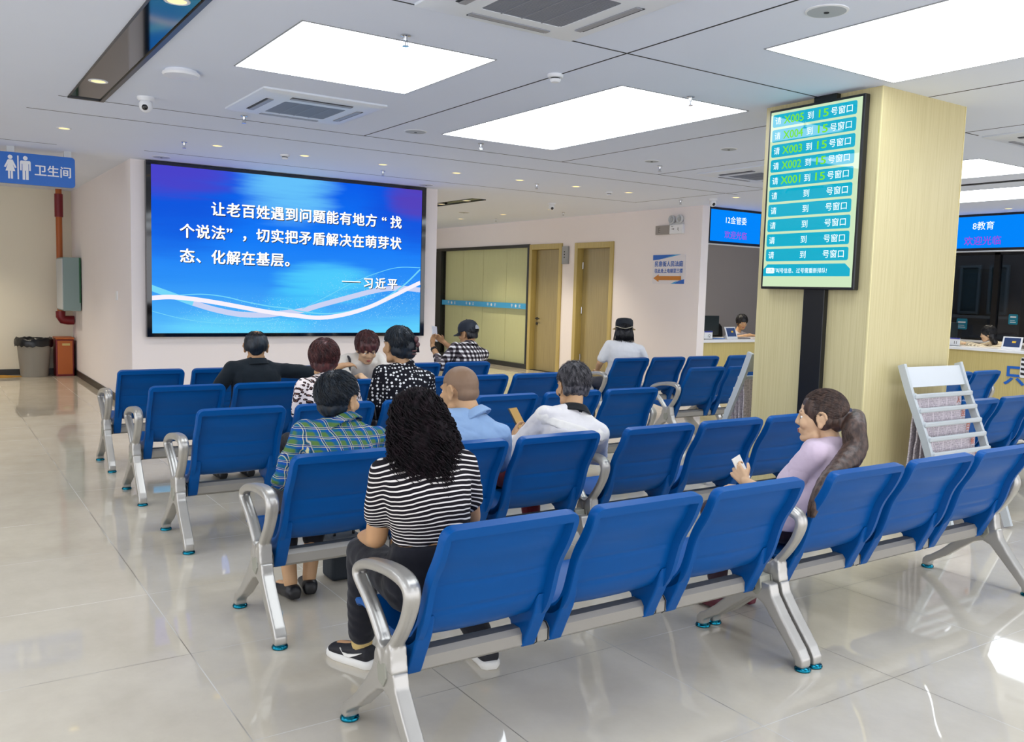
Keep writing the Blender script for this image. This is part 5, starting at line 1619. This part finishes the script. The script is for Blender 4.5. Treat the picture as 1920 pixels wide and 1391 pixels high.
# --- 3: shaved head, pale blue polo
B = Body(hip=(2.16, 3.75, SEAT_Z), neck=(2.265, 3.70, .880), slouch=.04, sw=.175, hip_w=.17, bulk=1.05, neckk=1.18, twist=-12, voxel=.005,
         arms=[dict(elbow=(1.98, 3.82, .640), wrist=(2.03, 4.05, .58), dir=(.5, .8, -.1)), dict(elbow=(2.47, 3.76, .60), wrist=(2.36, 4.0, .57), dir=(-.5, .8, -.1))], legs=seat_legs(2.15, 3.45))
H = Head((2.225, 3.78, .995), 20, 8, 0, 1.0)
polo = cloth('pale_blue_polo', (142, 172, 210))
p, body = make_person('man with shaved head in a pale blue polo shirt, second row', B, H, M_SKIN, top=polo, sleeve=.85, top_inf=.012, trousers=cloth('grey_trousers', (60, 62, 70)), shoes=plain('brown_shoes', (60, 44, 34), .5), face=True, collar=(polo, 'fold'), tseed=12)
cap = MB(); H.ell(cap, (0, -.013, .036), (.0795, .0995, .0915)); H.ell(cap, (0, -.05, -.010), (.069, .058, .05))
lk = MB(); rg = random.Random(2)
hair_object('hair', cap, None, M_STUBBLE, p, .006, .0005, 2, 3, cut=dict(H=H, low=-.05, front=.055))

# --- 4: dark grey cropped hair, white blouse with cape collar
B = Body(hip=(2.80, 3.76, SEAT_Z), neck=(2.91, 3.72, .870), slouch=.05, sw=.178, hip_w=.175, bulk=1.08, twist=-14, sh_t=.80, voxel=.005,
         arms=[dict(elbow=(2.60, 3.88, .600), wrist=(2.745, 4.04, .675), dir=(.35, .5, .6), nrm=(-.5, .6, .6), curl=.9), dict(elbow=(3.17, 3.82, .58), wrist=(2.98, 4.05, .60), dir=(-.6, .7, 0))],
         legs=[dict(knee=(2.66, 4.12, .48), ankle=(2.62, 4.06, .08)), dict(knee=(2.90, 4.12, .48), ankle=(2.92, 4.08, .08))])
H = Head((2.940, 3.785, .990), -6, 12, 3, .98)
blouse = cloth('white_blouse', (226, 222, 222))
p, body = make_person('person with cropped dark grey hair and white blouse with black neckband, second row', B, H, M_SKIN, top=blouse, sleeve=1.9, top_inf=.016, trousers=cloth('wine_red_trousers', (92, 18, 34)), shoes=plain('dark_shoes', (40, 30, 34), .5), face=True, tseed=21, folds=.006,
                      collar=(cloth('black_neckband', (20, 22, 26)), 'fold'))
cp = MB(); B.torso(cp, .022, .66, .88); B.trapezius(cp, .014)
garment('cape_collar', cp, cloth('cape_collar_ivory', (232, 228, 222)), p, .0065, 4, .0035, 34, 5, (1, 1, .5))
cap, lk = crop_hair(H, 8, 1000, (.35, .8), True, 1.03, -.50, r=.0014, nape=False)
H.ell(cap, (0, -.055, -.010), (.068, .048, .050))
rg = random.Random(4)
for i in range(160):
    d = Vector((rg.uniform(-.6, .6), rg.uniform(-.5, .5), 1)).normalized(); a = on_shell(H, (0, -.026, .04), (.092, .108, .098), d, 1.0)
    b = on_shell(H, (0, -.026, .04), (.092, .108, .098), (d + Vector((rg.uniform(-.3, .3), rg.uniform(-.3, .3), 0))).normalized(), rg.uniform(1.06, 1.16))
    lk.tube([a, lerp(a, b, .6) + Vector((0, 0, .004)), b], [.0012, .001, .0004], 3)
hair_object('hair', cap, lk, M_HAIR_GREY, p, .007, .004, 8, cut=dict(H=H, low=-.060))
for s in (-1, 1): 
    e = MB(); H.ell(e, (s * .082, .0, -.042), (.006, .006, .010)); e.build('earring', plain('dark_earring', (30, 26, 40), .2), p, smooth=True)
ph = thing('smartphone', 'phone held by the person in the white blouse', 'phone', (2.82, 4.12, .74))
Rz = Matrix.Rotation(math.radians(20), 3, 'Z') @ Matrix.Rotation(math.radians(-35), 3, 'X')
def tilted_box(c, w, d, h, R): 
    c = Vector(c); vs = [c + R @ Vector((sx * w, sy * d, sz * h)) for sz in (-1, 1) for sx, sy in ((-1, -1), (1, -1), (1, 1), (-1, 1))]
    return MB().add(vs, [(3, 2, 1, 0), (4, 5, 6, 7), (0, 1, 5, 4), (1, 2, 6, 5), (2, 3, 7, 6), (3, 0, 4, 7)])
tilted_box((2.818, 4.12, .772), .040, .005, .078, Rz).build('phone_body', M_BLACK, ph, bevel=.003)
tilted_box(Vector((2.818, 4.12, .772)) + Rz @ Vector((0, -.0056, 0)), .036, .0006, .073, Rz).build('phone_screen', glow('phone_picture', (206, 170, 110), .6), ph)

# --- 5: ponytailed woman in lilac, front row
B = Body(hip=(3.30, 2.55, SEAT_Z), neck=(3.435, 2.475, .850), slouch=.03, sw=.160, hip_w=.165, twist=6, hip_yaw=5, sh_t=.79, voxel=.0045,
         arms=[dict(elbow=(3.20, 2.58, .590), wrist=(3.165, 2.74, .650), dir=(.1, .8, .5), nrm=(-.8, .1, .4), curl=.8), dict(elbow=(3.50, 2.66, .56), wrist=(3.30, 2.86, .58), dir=(-.6, .7, 0))],
         legs=[dict(knee=(3.17, 2.93, .47), ankle=(3.16, 2.86, .08)), dict(knee=(3.38, 2.94, .47), ankle=(3.34, 2.86, .08))])
H = Head((3.405, 2.53, .965), 34, 4, 0, 1.0)
lil = cloth('lilac_blouse', (206, 186, 202))
p, body = make_person('woman with a long brown ponytail in a lilac blouse, looking left on the front row', B, H, M_SKIN3, top=lil, sleeve=.95, top_inf=.018, trousers=cloth('plum_trousers', (52, 34, 44)), shoes=plain('wine_red_shoes', (90, 20, 40), .4), face=True, tseed=31, folds=.003)
cl = MB()
cl.ell(B.neck + V(.0, .0, -.012), (.085, .075, .020)); garment('lace_collar', cl, cloth('lace_white', (222, 212, 214)), p, .006, 3, .003, 60, 3)
cw = MB()
for sh, el in ((B.shL, Vector(B.arms[0]['elbow'])), (B.shR, Vector(B.arms[1]['elbow']))):
    cw.rc(sh + V(0, 0, .002), .060, lerp(sh, el, .62), .070, 18)
garment('cape_sleeve', cw, lil, p, .0075, 5, .004, 34, 8, (1, 1, .25))
cap = MB(); H.ell(cap, (0, -.022, .040), (.086, .104, .094)); H.ell(cap, (0, -.070, .0), (.070, .046, .066))
for s in (-1, 1): H.ell(cap, (s * .060, -.022, .006), (.024, .048, .058))
H.ell(cap, (0, .034, .074), (.062, .036, .032))
tie = H.p(0, -.128, .018)
H.rc(cap, (0, -.085, .02), .050, (0, -.125, .018), .024)
lk = MB(); rg = random.Random(9)
for i in range(900):     # strands combed back to the tie
    a = rg.uniform(-PI, PI); z = rg.uniform(-.35, 1.0); rr_ = math.sqrt(max(0, 1 - z * z)); d = Vector((rr_ * math.cos(a), rr_ * math.sin(a), z))
    if d.y > .50 and d.z < .52: continue
    if d.y < -.8: continue
    st = Vector((d.x * .0875, -.022 + d.y * .1055, .040 + d.z * .0955)); e_ = Vector((rg.uniform(-.014, .014), -.124, .018 + rg.uniform(-.014, .014)))
    pts = []
    for j in range(8):
        u = j / 7; q = st * (1 - u) + e_ * u
        dd = Vector((q.x / .0875, (q.y + .022) / .1055, (q.z - .04) / .0955)); L_ = dd.length
        if L_ < 1.0 and u < .9: dd = dd / max(L_, .2) * 1.0; q = Vector((dd.x * .0878, -.022 + dd.y * .1058, .040 + dd.z * .0958))
        pts.append(H.p(*q))
    lk.tube(pts, [.0013] * 8, 3)
tail = [tie, tie + V(.020, -.018, -.008), (3.425, 2.365, .93), (3.405, 2.340, .86), (3.30, 2.315, .795), (3.17, 2.30, .735), (3.09, 2.29, .67), (3.055, 2.285, .60)]
tc = catmull(tail, 6); n_ = len(tc)
tr = [(.016 + .038 * min(1, 4 * i / n_)) * (1 - .75 * max(0, (i / n_ - .55) / .45)) for i in range(n_)]
cap.tube(tc, tr, 16)
for i in range(1100):
    a = rg.uniform(0, 6.3); k = rg.uniform(.92, 1.08); st_ = rg.randint(0, 8); en_ = rg.randint(n_ - 14, n_); ph_ = rg.uniform(0, 6)
    pts = [tc[j] + Vector((math.cos(a + .04 * j), math.sin(a + .04 * j) * .8, 0)) * tr[j] * k + Vector((math.sin(j * .5 + ph_) * .003, 0, 0)) for j in range(st_, en_, 2)]
    lk.tube(pts, [.0016] * (len(pts) - 1) + [.0005], 3)
hair_object('hair', cap, lk, M_HAIR_BROWN, p, .007, .001, 9)
t_ = MB(); t_.lathe([(.014, -.012), (.026, -.008), (.028, .0), (.026, .008), (.014, .012)], (0, 0, 0), 20, 'y'); t_.v = [tuple(tie + H.R @ Vector(q)) for q in t_.v]
t_.build('hair_tie', plain('navy_hair_tie', (30, 36, 66), .6), p, smooth=50)
pk = thing('paper_sheet', 'folded white paper held by the ponytailed woman', 'paper', (3.235, 2.83, .65))
tilted_box((3.235, 2.83, .690), .075, .002, .06, Matrix.Rotation(.5, 3, 'Z') @ Matrix.Rotation(-.5, 3, 'X')).build('sheet', plain('sheet_white', (232, 226, 216), .7), pk)

# --- 6: leopard print, third row
B = Body(hip=(2.10, 5.25, SEAT_Z), neck=(2.095, 5.20, .935), slouch=.04, sw=.160, hip_w=.17, voxel=.0075,
         arms=[dict(elbow=(1.93, 5.22, .66), wrist=(2.0, 5.46, .60), dir=(.5, .8, 0)), dict(elbow=(2.32, 5.24, .66), wrist=(2.2, 5.46, .60), dir=(-.5, .8, 0))], legs=seat_legs(2.10, 4.95))
H = Head((2.10, 5.25, 1.035), -24, 8, 0, .97)
p, body = make_person('woman with short red-brown hair in a leopard print top, third row', B, H, M_SKIN, top=pattern('leopard_top', pat_leopard), sleeve=.72, top_inf=.014, trousers=cloth('black_slacks', (28, 28, 32)), shoes=plain('black_shoes', (24, 24, 28), .5), tseed=41)
cap, lk = crop_hair(H, 15, 1000, (.4, .9), True, 1.10, -.62)
hair_object('hair', cap, lk, M_HAIR_RED, p, .008, .004, 15)

# --- 7: polka dots with pinned-up hair, third row
B = Body(hip=(2.60, 5.26, SEAT_Z), neck=(2.655, 5.22, .985), slouch=.04, sw=.165, hip_w=.17, bulk=1.02, twist=-12, voxel=.0075,
         arms=[dict(elbow=(2.435, 5.26, .70), wrist=(2.48, 5.48, .60), dir=(.3, .9, -.1)), dict(elbow=(2.86, 5.26, .72), wrist=(2.74, 5.48, .62), dir=(-.5, .8, 0))], legs=seat_legs(2.60, 4.95))
H = Head((2.615, 5.27, 1.115), 12, 4, 0, 1.0)
dots = pattern('polka_dot_blouse', pat_dots)
p, body = make_person('woman with pinned-up dark hair in a black blouse with white dots, third row', B, H, M_SKIN, top=dots, sleeve=1.85, top_inf=.014, trousers=cloth('black_slacks_plain', (24, 24, 30)), shoes=plain('black_pumps', (22, 22, 26), .4), face=True, tseed=51, collar=(dots, 'stand'))
cap, lk = crop_hair(H, 25, 700, (.5, 1), True, 1.04, -.50)
H.ell(cap, (.02, -.105, .010), (.046, .040, .062)); H.ell(cap, (.028, -.100, -.045), (.040, .036, .040))
rg = random.Random(6)
for i in range(60):
    a = rg.uniform(-1.4, 1.4); pts = [H.p(.02 + .05 * math.sin(a + .25 * j) + rg.uniform(-.004, .004), -.105 - .040 * math.cos(a), .07 - .022 * j) for j in range(6)]
    lk.tube(pts, [.0016] * 6, 3)
hair_object('hair', cap, lk, M_HAIR_BLUE, p, .0075, .003, 25, cut=dict(H=H, low=-.085))
cl = MB(); H.ell(cl, (.045, -.150, .045), (.018, .010, .022)); H.ell(cl, (.056, -.150, .012), (.016, .010, .018)); H.ell(cl, (.03, -.145, -.03), (.022, .008, .006)); H.ell(cl, (.03, -.142, -.05), (.020, .008, .006))
cl.build('hair_clip', plain('dusky_hair_clip', (84, 50, 52), .3), p, smooth=True)
hb = thing('handbag', 'dark handbag hanging between two seats beside the polka-dot woman', 'bag', (2.42, 5.22, .42))
m = MB()
m.loft([[(2.42 + math.cos(a) * wx, 5.25 + math.sin(a) * wy, z) for a in [2 * PI * k / 24 for k in range(24)]] for z, wx, wy in ((.425, .03, .10), (.44, .04, .12), (.55, .042, .125), (.63, .030, .115), (.65, .02, .10))])
garment('bag_body', m, plain('dark_leather', (34, 34, 40), .35), hb, .007, 3, .004, 26, 3)
MB().tube(catmull([(2.42, 5.16, .645), (2.42, 5.19, .73), (2.42, 5.25, .76), (2.42, 5.31, .73), (2.42, 5.34, .645)], 5), .007, 8).build('bag_handle', plain('bag_handle_black', (26, 26, 30), .4), hb, smooth=True)

# --- 8: man in the dark polo with one arm along the seat backs, fourth row
B = Body(hip=(2.02, 6.50, SEAT_Z), neck=(2.045, 6.43, .930), slouch=.03, sw=.190, hip_w=.17, bulk=1.12, tilt=0, voxel=.0075,
         arms=[dict(elbow=(1.74, 6.44, .70), wrist=(1.80, 6.66, .60), dir=(.3, .9, -.1)), dict(elbow=(2.475, 6.30, .845), wrist=(2.70, 6.36, .895), dir=(1, .25, .1), nrm=(0, -.3, 1), curl=.6)], legs=seat_legs(2.0, 6.18))
H = Head((2.055, 6.47, 1.035), -18, 4, 0, 1.0)
pol = cloth('dark_polo', (16, 26, 34))
p, body = make_person('man with thinning hair in a dark polo shirt, arm stretched along the seat backs', B, H, M_SKIN2, top=pol, sleeve=1.25, top_inf=.014, trousers=cloth('dark_slacks', (30, 32, 38)), shoes=plain('black_mens_shoes', (22, 22, 26), .4), tseed=61, collar=(pol, 'fold'))
cap = MB()
for k in range(13):
    a = PI * (k / 12.0) + PI
    H.ell(cap, (.066 * math.cos(a), -.022 + .080 * math.sin(a) * 1.0, .030), (.022, .024, .062))
H.ell(cap, (0, .045, .085), (.055, .030, .026)); H.ell(cap, (0, -.075, -.02), (.052, .032, .045))
lk = MB(); rg = random.Random(31)
for i in range(1700):
    a = rg.uniform(PI * .92, PI * 2.08); z = rg.uniform(.0, .93); rr_ = math.sqrt(1 - z * z); d = Vector((rr_ * math.cos(a), rr_ * math.sin(a), z))
    if z > .7 and rg.random() < (z - .65) * 2.2: continue
    q0 = on_shell(H, (0, -.012, .035), (.079, .100, .091), d, 1.0); q1 = on_shell(H, (0, -.012, .035), (.079, .100, .091), (d + Vector((rg.uniform(-.1, .1), .0, -.22))).normalized(), 1.04)
    lk.tube([q0, lerp(q0, q1, .5), q1], [.0013, .0013, .0004], 3)
hair_object('hair', cap, lk, M_HAIR_BLUE, p, .0075, .003, 31)

# --- 9: person facing the camera, leaning over the seat back
B = Body(hip=(3.02, 6.80, .60), neck=(2.99, 6.66, .930), slouch=.06, sw=.165, hip_w=.17, twist=180, hip_yaw=180, voxel=.0075,
         arms=[dict(elbow=(3.19, 6.56, .72), wrist=(3.06, 6.42, .73), dir=(-.8, -.4, .05), nrm=(0, .3, 1), curl=.5), dict(elbow=(2.79, 6.52, .72), wrist=(2.835, 6.33, .815), dir=(.05, -.8, -.35), nrm=(0, -.4, 1), curl=1.0)],
         legs=[dict(knee=(3.11, 6.58, .46), ankle=(3.11, 6.90, .46), toe=(0, .6, -.8)), dict(knee=(2.92, 6.58, .46), ankle=(2.92, 6.90, .46), toe=(0, .6, -.8))])
H = Head((3.00, 6.585, 1.005), 172, 30, 0, .97)
p, body = make_person('person in cream top with fluffy red-brown hair, facing back over a seat', B, H, M_SKIN3, top=cloth('cream_top', (224, 216, 204)), sleeve=.9, top_inf=.015, trousers=cloth('beige_trousers', (150, 140, 126)), leg_to=1.9, face=True, tseed=71)
cap, lk = crop_hair(H, 35, 900, (.4, .9), True, 1.12, -.50)
hair_object('hair', cap, lk, M_HAIR_RED, p, .008, .006, 35)
MB().tube(catmull([(2.845, 6.58, .80), (2.862, 6.61, .905), (2.875, 6.70, .935), (2.86, 6.78, .86), (2.83, 6.80, .70)], 5), .010, 8).build('shoulder_strap', plain('dark_strap', (40, 38, 40), .6), p, smooth=True)

# --- 10: man in the cap with a phone, fifth row
B = Body(hip=(4.53, 7.70, SEAT_Z), neck=(4.62, 7.65, .945), slouch=.04, sw=.175, hip_w=.165, twist=-8, voxel=.008,
         arms=[dict(elbow=(4.32, 7.70, .735), wrist=(4.335, 7.93, .93), dir=(.15, .05, 1), nrm=(-.3, .9, .1), curl=.8), dict(elbow=(4.79, 7.84, .70), wrist=(4.475, 7.95, .965), dir=(-.6, .1, .45), nrm=(.3, .8, .5), curl=.9)], legs=seat_legs(4.52, 7.38))
H = Head((4.63, 7.72, 1.055), 24, 12, 0, .98)
chk = pattern('checked_shirt', pat_check)
p, body = make_person('man in a dark cap and black and white checked shirt, looking at a raised phone', B, H, M_SKIN2, top=chk, sleeve=1.45, top_inf=.014, trousers=cloth('navy_trousers', (30, 34, 50)), shoes=plain('grey_trainers', (90, 90, 94), .6), face=True, tseed=81, collar=(chk, 'fold'))
cap, lk = crop_hair(H, 45, 300, (.3, .6), False, .95, -.5)
hair_object('hair', cap, lk, M_HAIR, p, .008, .002, 45, cut=dict(H=H, low=-.06))
def baseball_cap(H, p):
    m = MB(); rr = []
    prof = [(0.0, 1.00), (.02, 1.02), (.05, 1.0), (.085, .86), (.108, .62), (.120, .32), (.124, .02)]
    for z, k in prof:
        rr.append([H.p(math.cos(a) * .094 * k, -.012 + math.sin(a) * .112 * k, .028 + z) for a in [2 * PI * j / 32 for j in range(32)]])
    inner = [[H.p(math.cos(a) * .090, -.012 + math.sin(a) * .108, .028 + .002) for a in [2 * PI * j / 32 for j in range(32)]]]
    m.loft(inner + rr, False)
    crown = m.build('cap_crown', plain('navy_cap', (16, 26, 40), .7), p, smooth=60)
    b = MB(); rr = []
    for j in range(15):
        a = PI * (.14 + .72 * j / 14)
        q0 = (math.cos(a) * .092, -.012 + math.sin(a) * .110); q1 = (math.cos(a) * .088, -.012 + math.sin(a) * .110 + .082 * math.sin((a - PI * .14) / .72))
        zz = .030 - .012 * abs(math.cos(a)) * 2
        rr.append([H.p(q0[0], q0[1], .034), H.p(q1[0], q1[1], zz - .012), H.p(q1[0], q1[1], zz - .016), H.p(q0[0], q0[1], .029)])
    b.loft(rr).build('brim', plain('navy_brim', (12, 18, 28), .7), crown, smooth=40)
    o = MB(); rr = []
    for j in range(13):
        a = PI * j / 12
        c0 = (math.cos(a) * .036, math.sin(a) * .046)
        rr.append([H.p(c0[0] * k, -.012 - .1245 * (1 - .25 * (c0[0] * k / .09) ** 2) + .030 * (c0[1] * k / .05) * .4 - .001, .034 + c0[1] * k) for k in (1.0, .02)])
    o.loft(rr, False, False).build('back_opening', plain('cap_opening_grey', (150, 152, 156), .8), crown)
    MB().ell(H.p(0, -.012, .152), (.008, .008, .005)).build('cap_button', plain('cap_button', (14, 20, 30), .7), crown, smooth=True)
baseball_cap(H, p)
gl = MB()
for s in (-1, 1):
    c = [H.p(s * .033 + .021 * math.cos(a), .098, .004 + .017 * math.sin(a)) for a in [2 * PI * j / 20 for j in range(21)]]
    gl.tube(c, .0016, 6); gl.tube([H.p(s * .054, .097, .008), H.p(s * .078, .03, .010), H.p(s * .080, -.01, .006)], .0016, 6)
gl.tube([H.p(-.012, .1, .006), H.p(.012, .1, .006)], .0016, 6)
gl.build('glasses', plain('thin_glasses', (40, 36, 34), .3), p, smooth=True)
w_ = lerp(B.arms[0]['elbow'], B.arms[0]['wrist'], .80); d_ = (Vector(B.arms[0]['wrist']) - Vector(B.arms[0]['elbow'])).normalized()
MB().cyl(w_ - d_ * .012, w_ + d_ * .012, .034, n=20).build('wristwatch', M_BLACK, p, smooth=40)
ph = thing('smartphone', 'white-framed phone raised by the man in the checked shirt', 'phone', (4.38, 7.98, .99))
Rz = Matrix.Rotation(math.radians(25), 3, 'Z') @ Matrix.Rotation(math.radians(-12), 3, 'X') @ Matrix.Rotation(math.radians(8), 3, 'Y')
tilted_box((4.392, 7.985, 1.045), .039, .005, .080, Rz).build('phone_body', M_LGREY, ph, bevel=.003)
tilted_box(Vector((4.392, 7.985, 1.045)) + Rz @ Vector((0, -.0056, 0)), .035, .0006, .074, Rz).build('phone_screen', glow('phone_page', (176, 178, 190), .7), ph)

# --- 11: woman in white with the black visor cap
B = Body(hip=(6.64, 7.70, SEAT_Z), neck=(6.665, 7.62, .960), slouch=.04, sw=.185, hip_w=.18, bulk=1.12, twist=-32, voxel=.008,
         arms=[dict(elbow=(6.42, 7.76, .72), wrist=(6.48, 7.88, .62), dir=(.5, .8, 0)), dict(elbow=(6.90, 7.52, .72), wrist=(6.86, 7.78, .62), dir=(-.5, .8, 0))], legs=seat_legs(6.62, 7.38))
H = Head((6.69, 7.68, 1.095), -38, 6, 0, .98)
p, body = make_person('woman in a white top and black peaked cap with shoulder-length dark hair', B, H, M_SKIN, top=cloth('white_knit_top', (230, 230, 232)), sleeve=.75, top_inf=.016, trousers=cloth('grey_slacks', (70, 72, 80)), shoes=plain('white_trainers', (200, 200, 200), .6), tseed=91)
cap, lk = crop_hair(H, 55, 500, (.5, 1), False, 1.04, -.5)
H.ell(cap, (0, -.055, -.035), (.098, .062, .080)); H.ell(cap, (0, -.062, -.085), (.104, .052, .048))
rg = random.Random(8)
for i in range(420):
    u = rg.uniform(-1, 1); a0 = H.p(u * .09, -.04 - .065 * math.sqrt(1 - u * u), .04); a1 = H.p(u * .115, -.05 - .065 * math.sqrt(1 - u * u), -.06); a2 = H.p(u * .120 + rg.uniform(-.01, .01), -.05 - .055 * math.sqrt(1 - u * u) + rg.uniform(-.01, .01), -.125 + rg.uniform(-.03, .012))
    lk.tube([a0, a1, a2], [.0022, .0022, .0006], 3)
hair_object('hair', cap, lk, M_HAIR, p, .008, .004, 55)
m = MB(); rr = []
for z, k in ((.030, 1.02), (.050, 1.05), (.085, 1.06), (.110, 1.00), (.128, .80), (.134, .45), (.132, .03)):
    rr.append([H.p(math.cos(a) * .098 * k, -.014 + math.sin(a) * .114 * k, z + (.008 if math.sin(a) < 0 else 0)) for a in [2 * PI * j / 32 for j in range(32)]])
crown = m.loft(rr, False).build('cap_crown', plain('black_cap', (14, 22, 32), .75), p, smooth=60)
b = MB(); rr = []
for j in range(17):
    a = PI * (.02 + .96 * j / 16); e = math.sin(a)
    rr.append([H.p(math.cos(a) * .10, -.014 + e * .114, .034), H.p(math.cos(a) * .135, -.014 + e * .195, .014), H.p(math.cos(a) * .135, -.014 + e * .195, .009), H.p(math.cos(a) * .10, -.014 + e * .114, .028)])
b.loft(rr).build('brim', plain('straw_brim', (206, 190, 150), .8), crown, smooth=40)
r_ = MB(); r_.tube([H.p(math.cos(a) * .104, -.014 + math.sin(a) * .121, .042 - .028 * max(0, -math.sin(a)) ** 3) for a in [2 * PI * j / 40 for j in range(41)]], .0035, 6)
r_.build('cord_band', plain('cream_cord', (222, 212, 186), .7), crown, smooth=True)

# --- 12, 13: the two clerks
B = Body(hip=(11.85, 10.72, .52), neck=(11.86, 10.62, .905), slouch=.05, sw=.165, twist=180, hip_yaw=180, voxel=.009,
         arms=[dict(elbow=(12.08, 10.52, .80), wrist=(11.98, 10.22, .885), dir=(-.4, -.9, -.05), nrm=(0, 0, 1), curl=.5), dict(elbow=(11.62, 10.50, .80), wrist=(11.72, 10.20, .885), dir=(.3, -.9, -.05), nrm=(0, 0, 1), curl=.5)],
         legs=[dict(knee=(11.97, 10.42, .50), ankle=(11.97, 10.48, .08), toe=(0, -1, 0)), dict(knee=(11.76, 10.42, .50), ankle=(11.76, 10.48, .08), toe=(0, -1, 0))])
H = Head((11.90, 10.56, 1.075), 150, 16, 0, 1.0)
p, body = make_person('clerk with short black hair in a pale shirt behind the left counter', B, H, M_SKIN, top=cloth('pale_shirt', (210, 196, 190)), sleeve=.8, top_inf=.014, trousers=cloth('clerk_trousers', (40, 42, 50)), shoes=plain('clerk_shoes', (24, 24, 28), .4), face=True, tseed=95)
cap, lk = crop_hair(H, 65, 600, (.4, .9), True, 1.10, -.45)
hair_object('hair', cap, lk, M_HAIR, p, .009, .003, 65)
B = Body(hip=(14.40, 7.30, .52), neck=(14.22, 7.36, .890), slouch=.05, sw=.16, twist=60, hip_yaw=60, voxel=.009,
         arms=[dict(elbow=(13.98, 7.38, .800), wrist=(13.80, 7.62, .885), dir=(-.3, .9, 0), nrm=(0, 0, 1), curl=.5), dict(elbow=(14.18, 7.66, .800), wrist=(13.92, 7.80, .885), dir=(-.5, .7, 0), nrm=(0, 0, 1), curl=.5)],
         legs=[dict(knee=(14.1, 7.30, .50), ankle=(14.15, 7.30, .08), toe=(-1, .3, 0)), dict(knee=(14.1, 7.52, .50), ankle=(14.15, 7.52, .08), toe=(-1, .3, 0))])
H = Head((14.13, 7.46, 1.035), 28, 14, 0, 1.0)
p, body = make_person('woman with long black hair in a beige knit behind the right counter', B, H, M_SKIN3, top=pattern('beige_knit', pat_knit), sleeve=1.9, top_inf=.018, trousers=cloth('clerk_skirt', (50, 46, 50)), shoes=plain('clerk_flats', (30, 28, 30), .4), face=True, tseed=97)
cap, lk = crop_hair(H, 75, 600, (.5, 1), True, 1.08, -.55)
H.ell(cap, (0, -.060, -.06), (.086, .055, .085)); H.ell(cap, (0, -.075, -.14), (.075, .045, .075))
hair_object('hair', cap, lk, M_HAIR, p, .009, .004, 75)

# --- small things on the floor
bg = thing('floor_bag', 'dark upright bag standing on the floor under the second row', 'bag', (1.79, 4.16, 0))
MB().box(1.70, 1.885, 4.12, 4.26, 0.0, 0.22).build('bag_body', plain('dark_bag_fabric', (30, 38, 46), .7), bg, bevel=.02, seg=3)
MB().tube(catmull([(1.74, 4.19, .215), (1.745, 4.19, .30), (1.79, 4.19, .335), (1.84, 4.19, .30), (1.845, 4.19, .215)], 5), .008, 8).build('bag_handle', M_BLACK, bg, smooth=True)
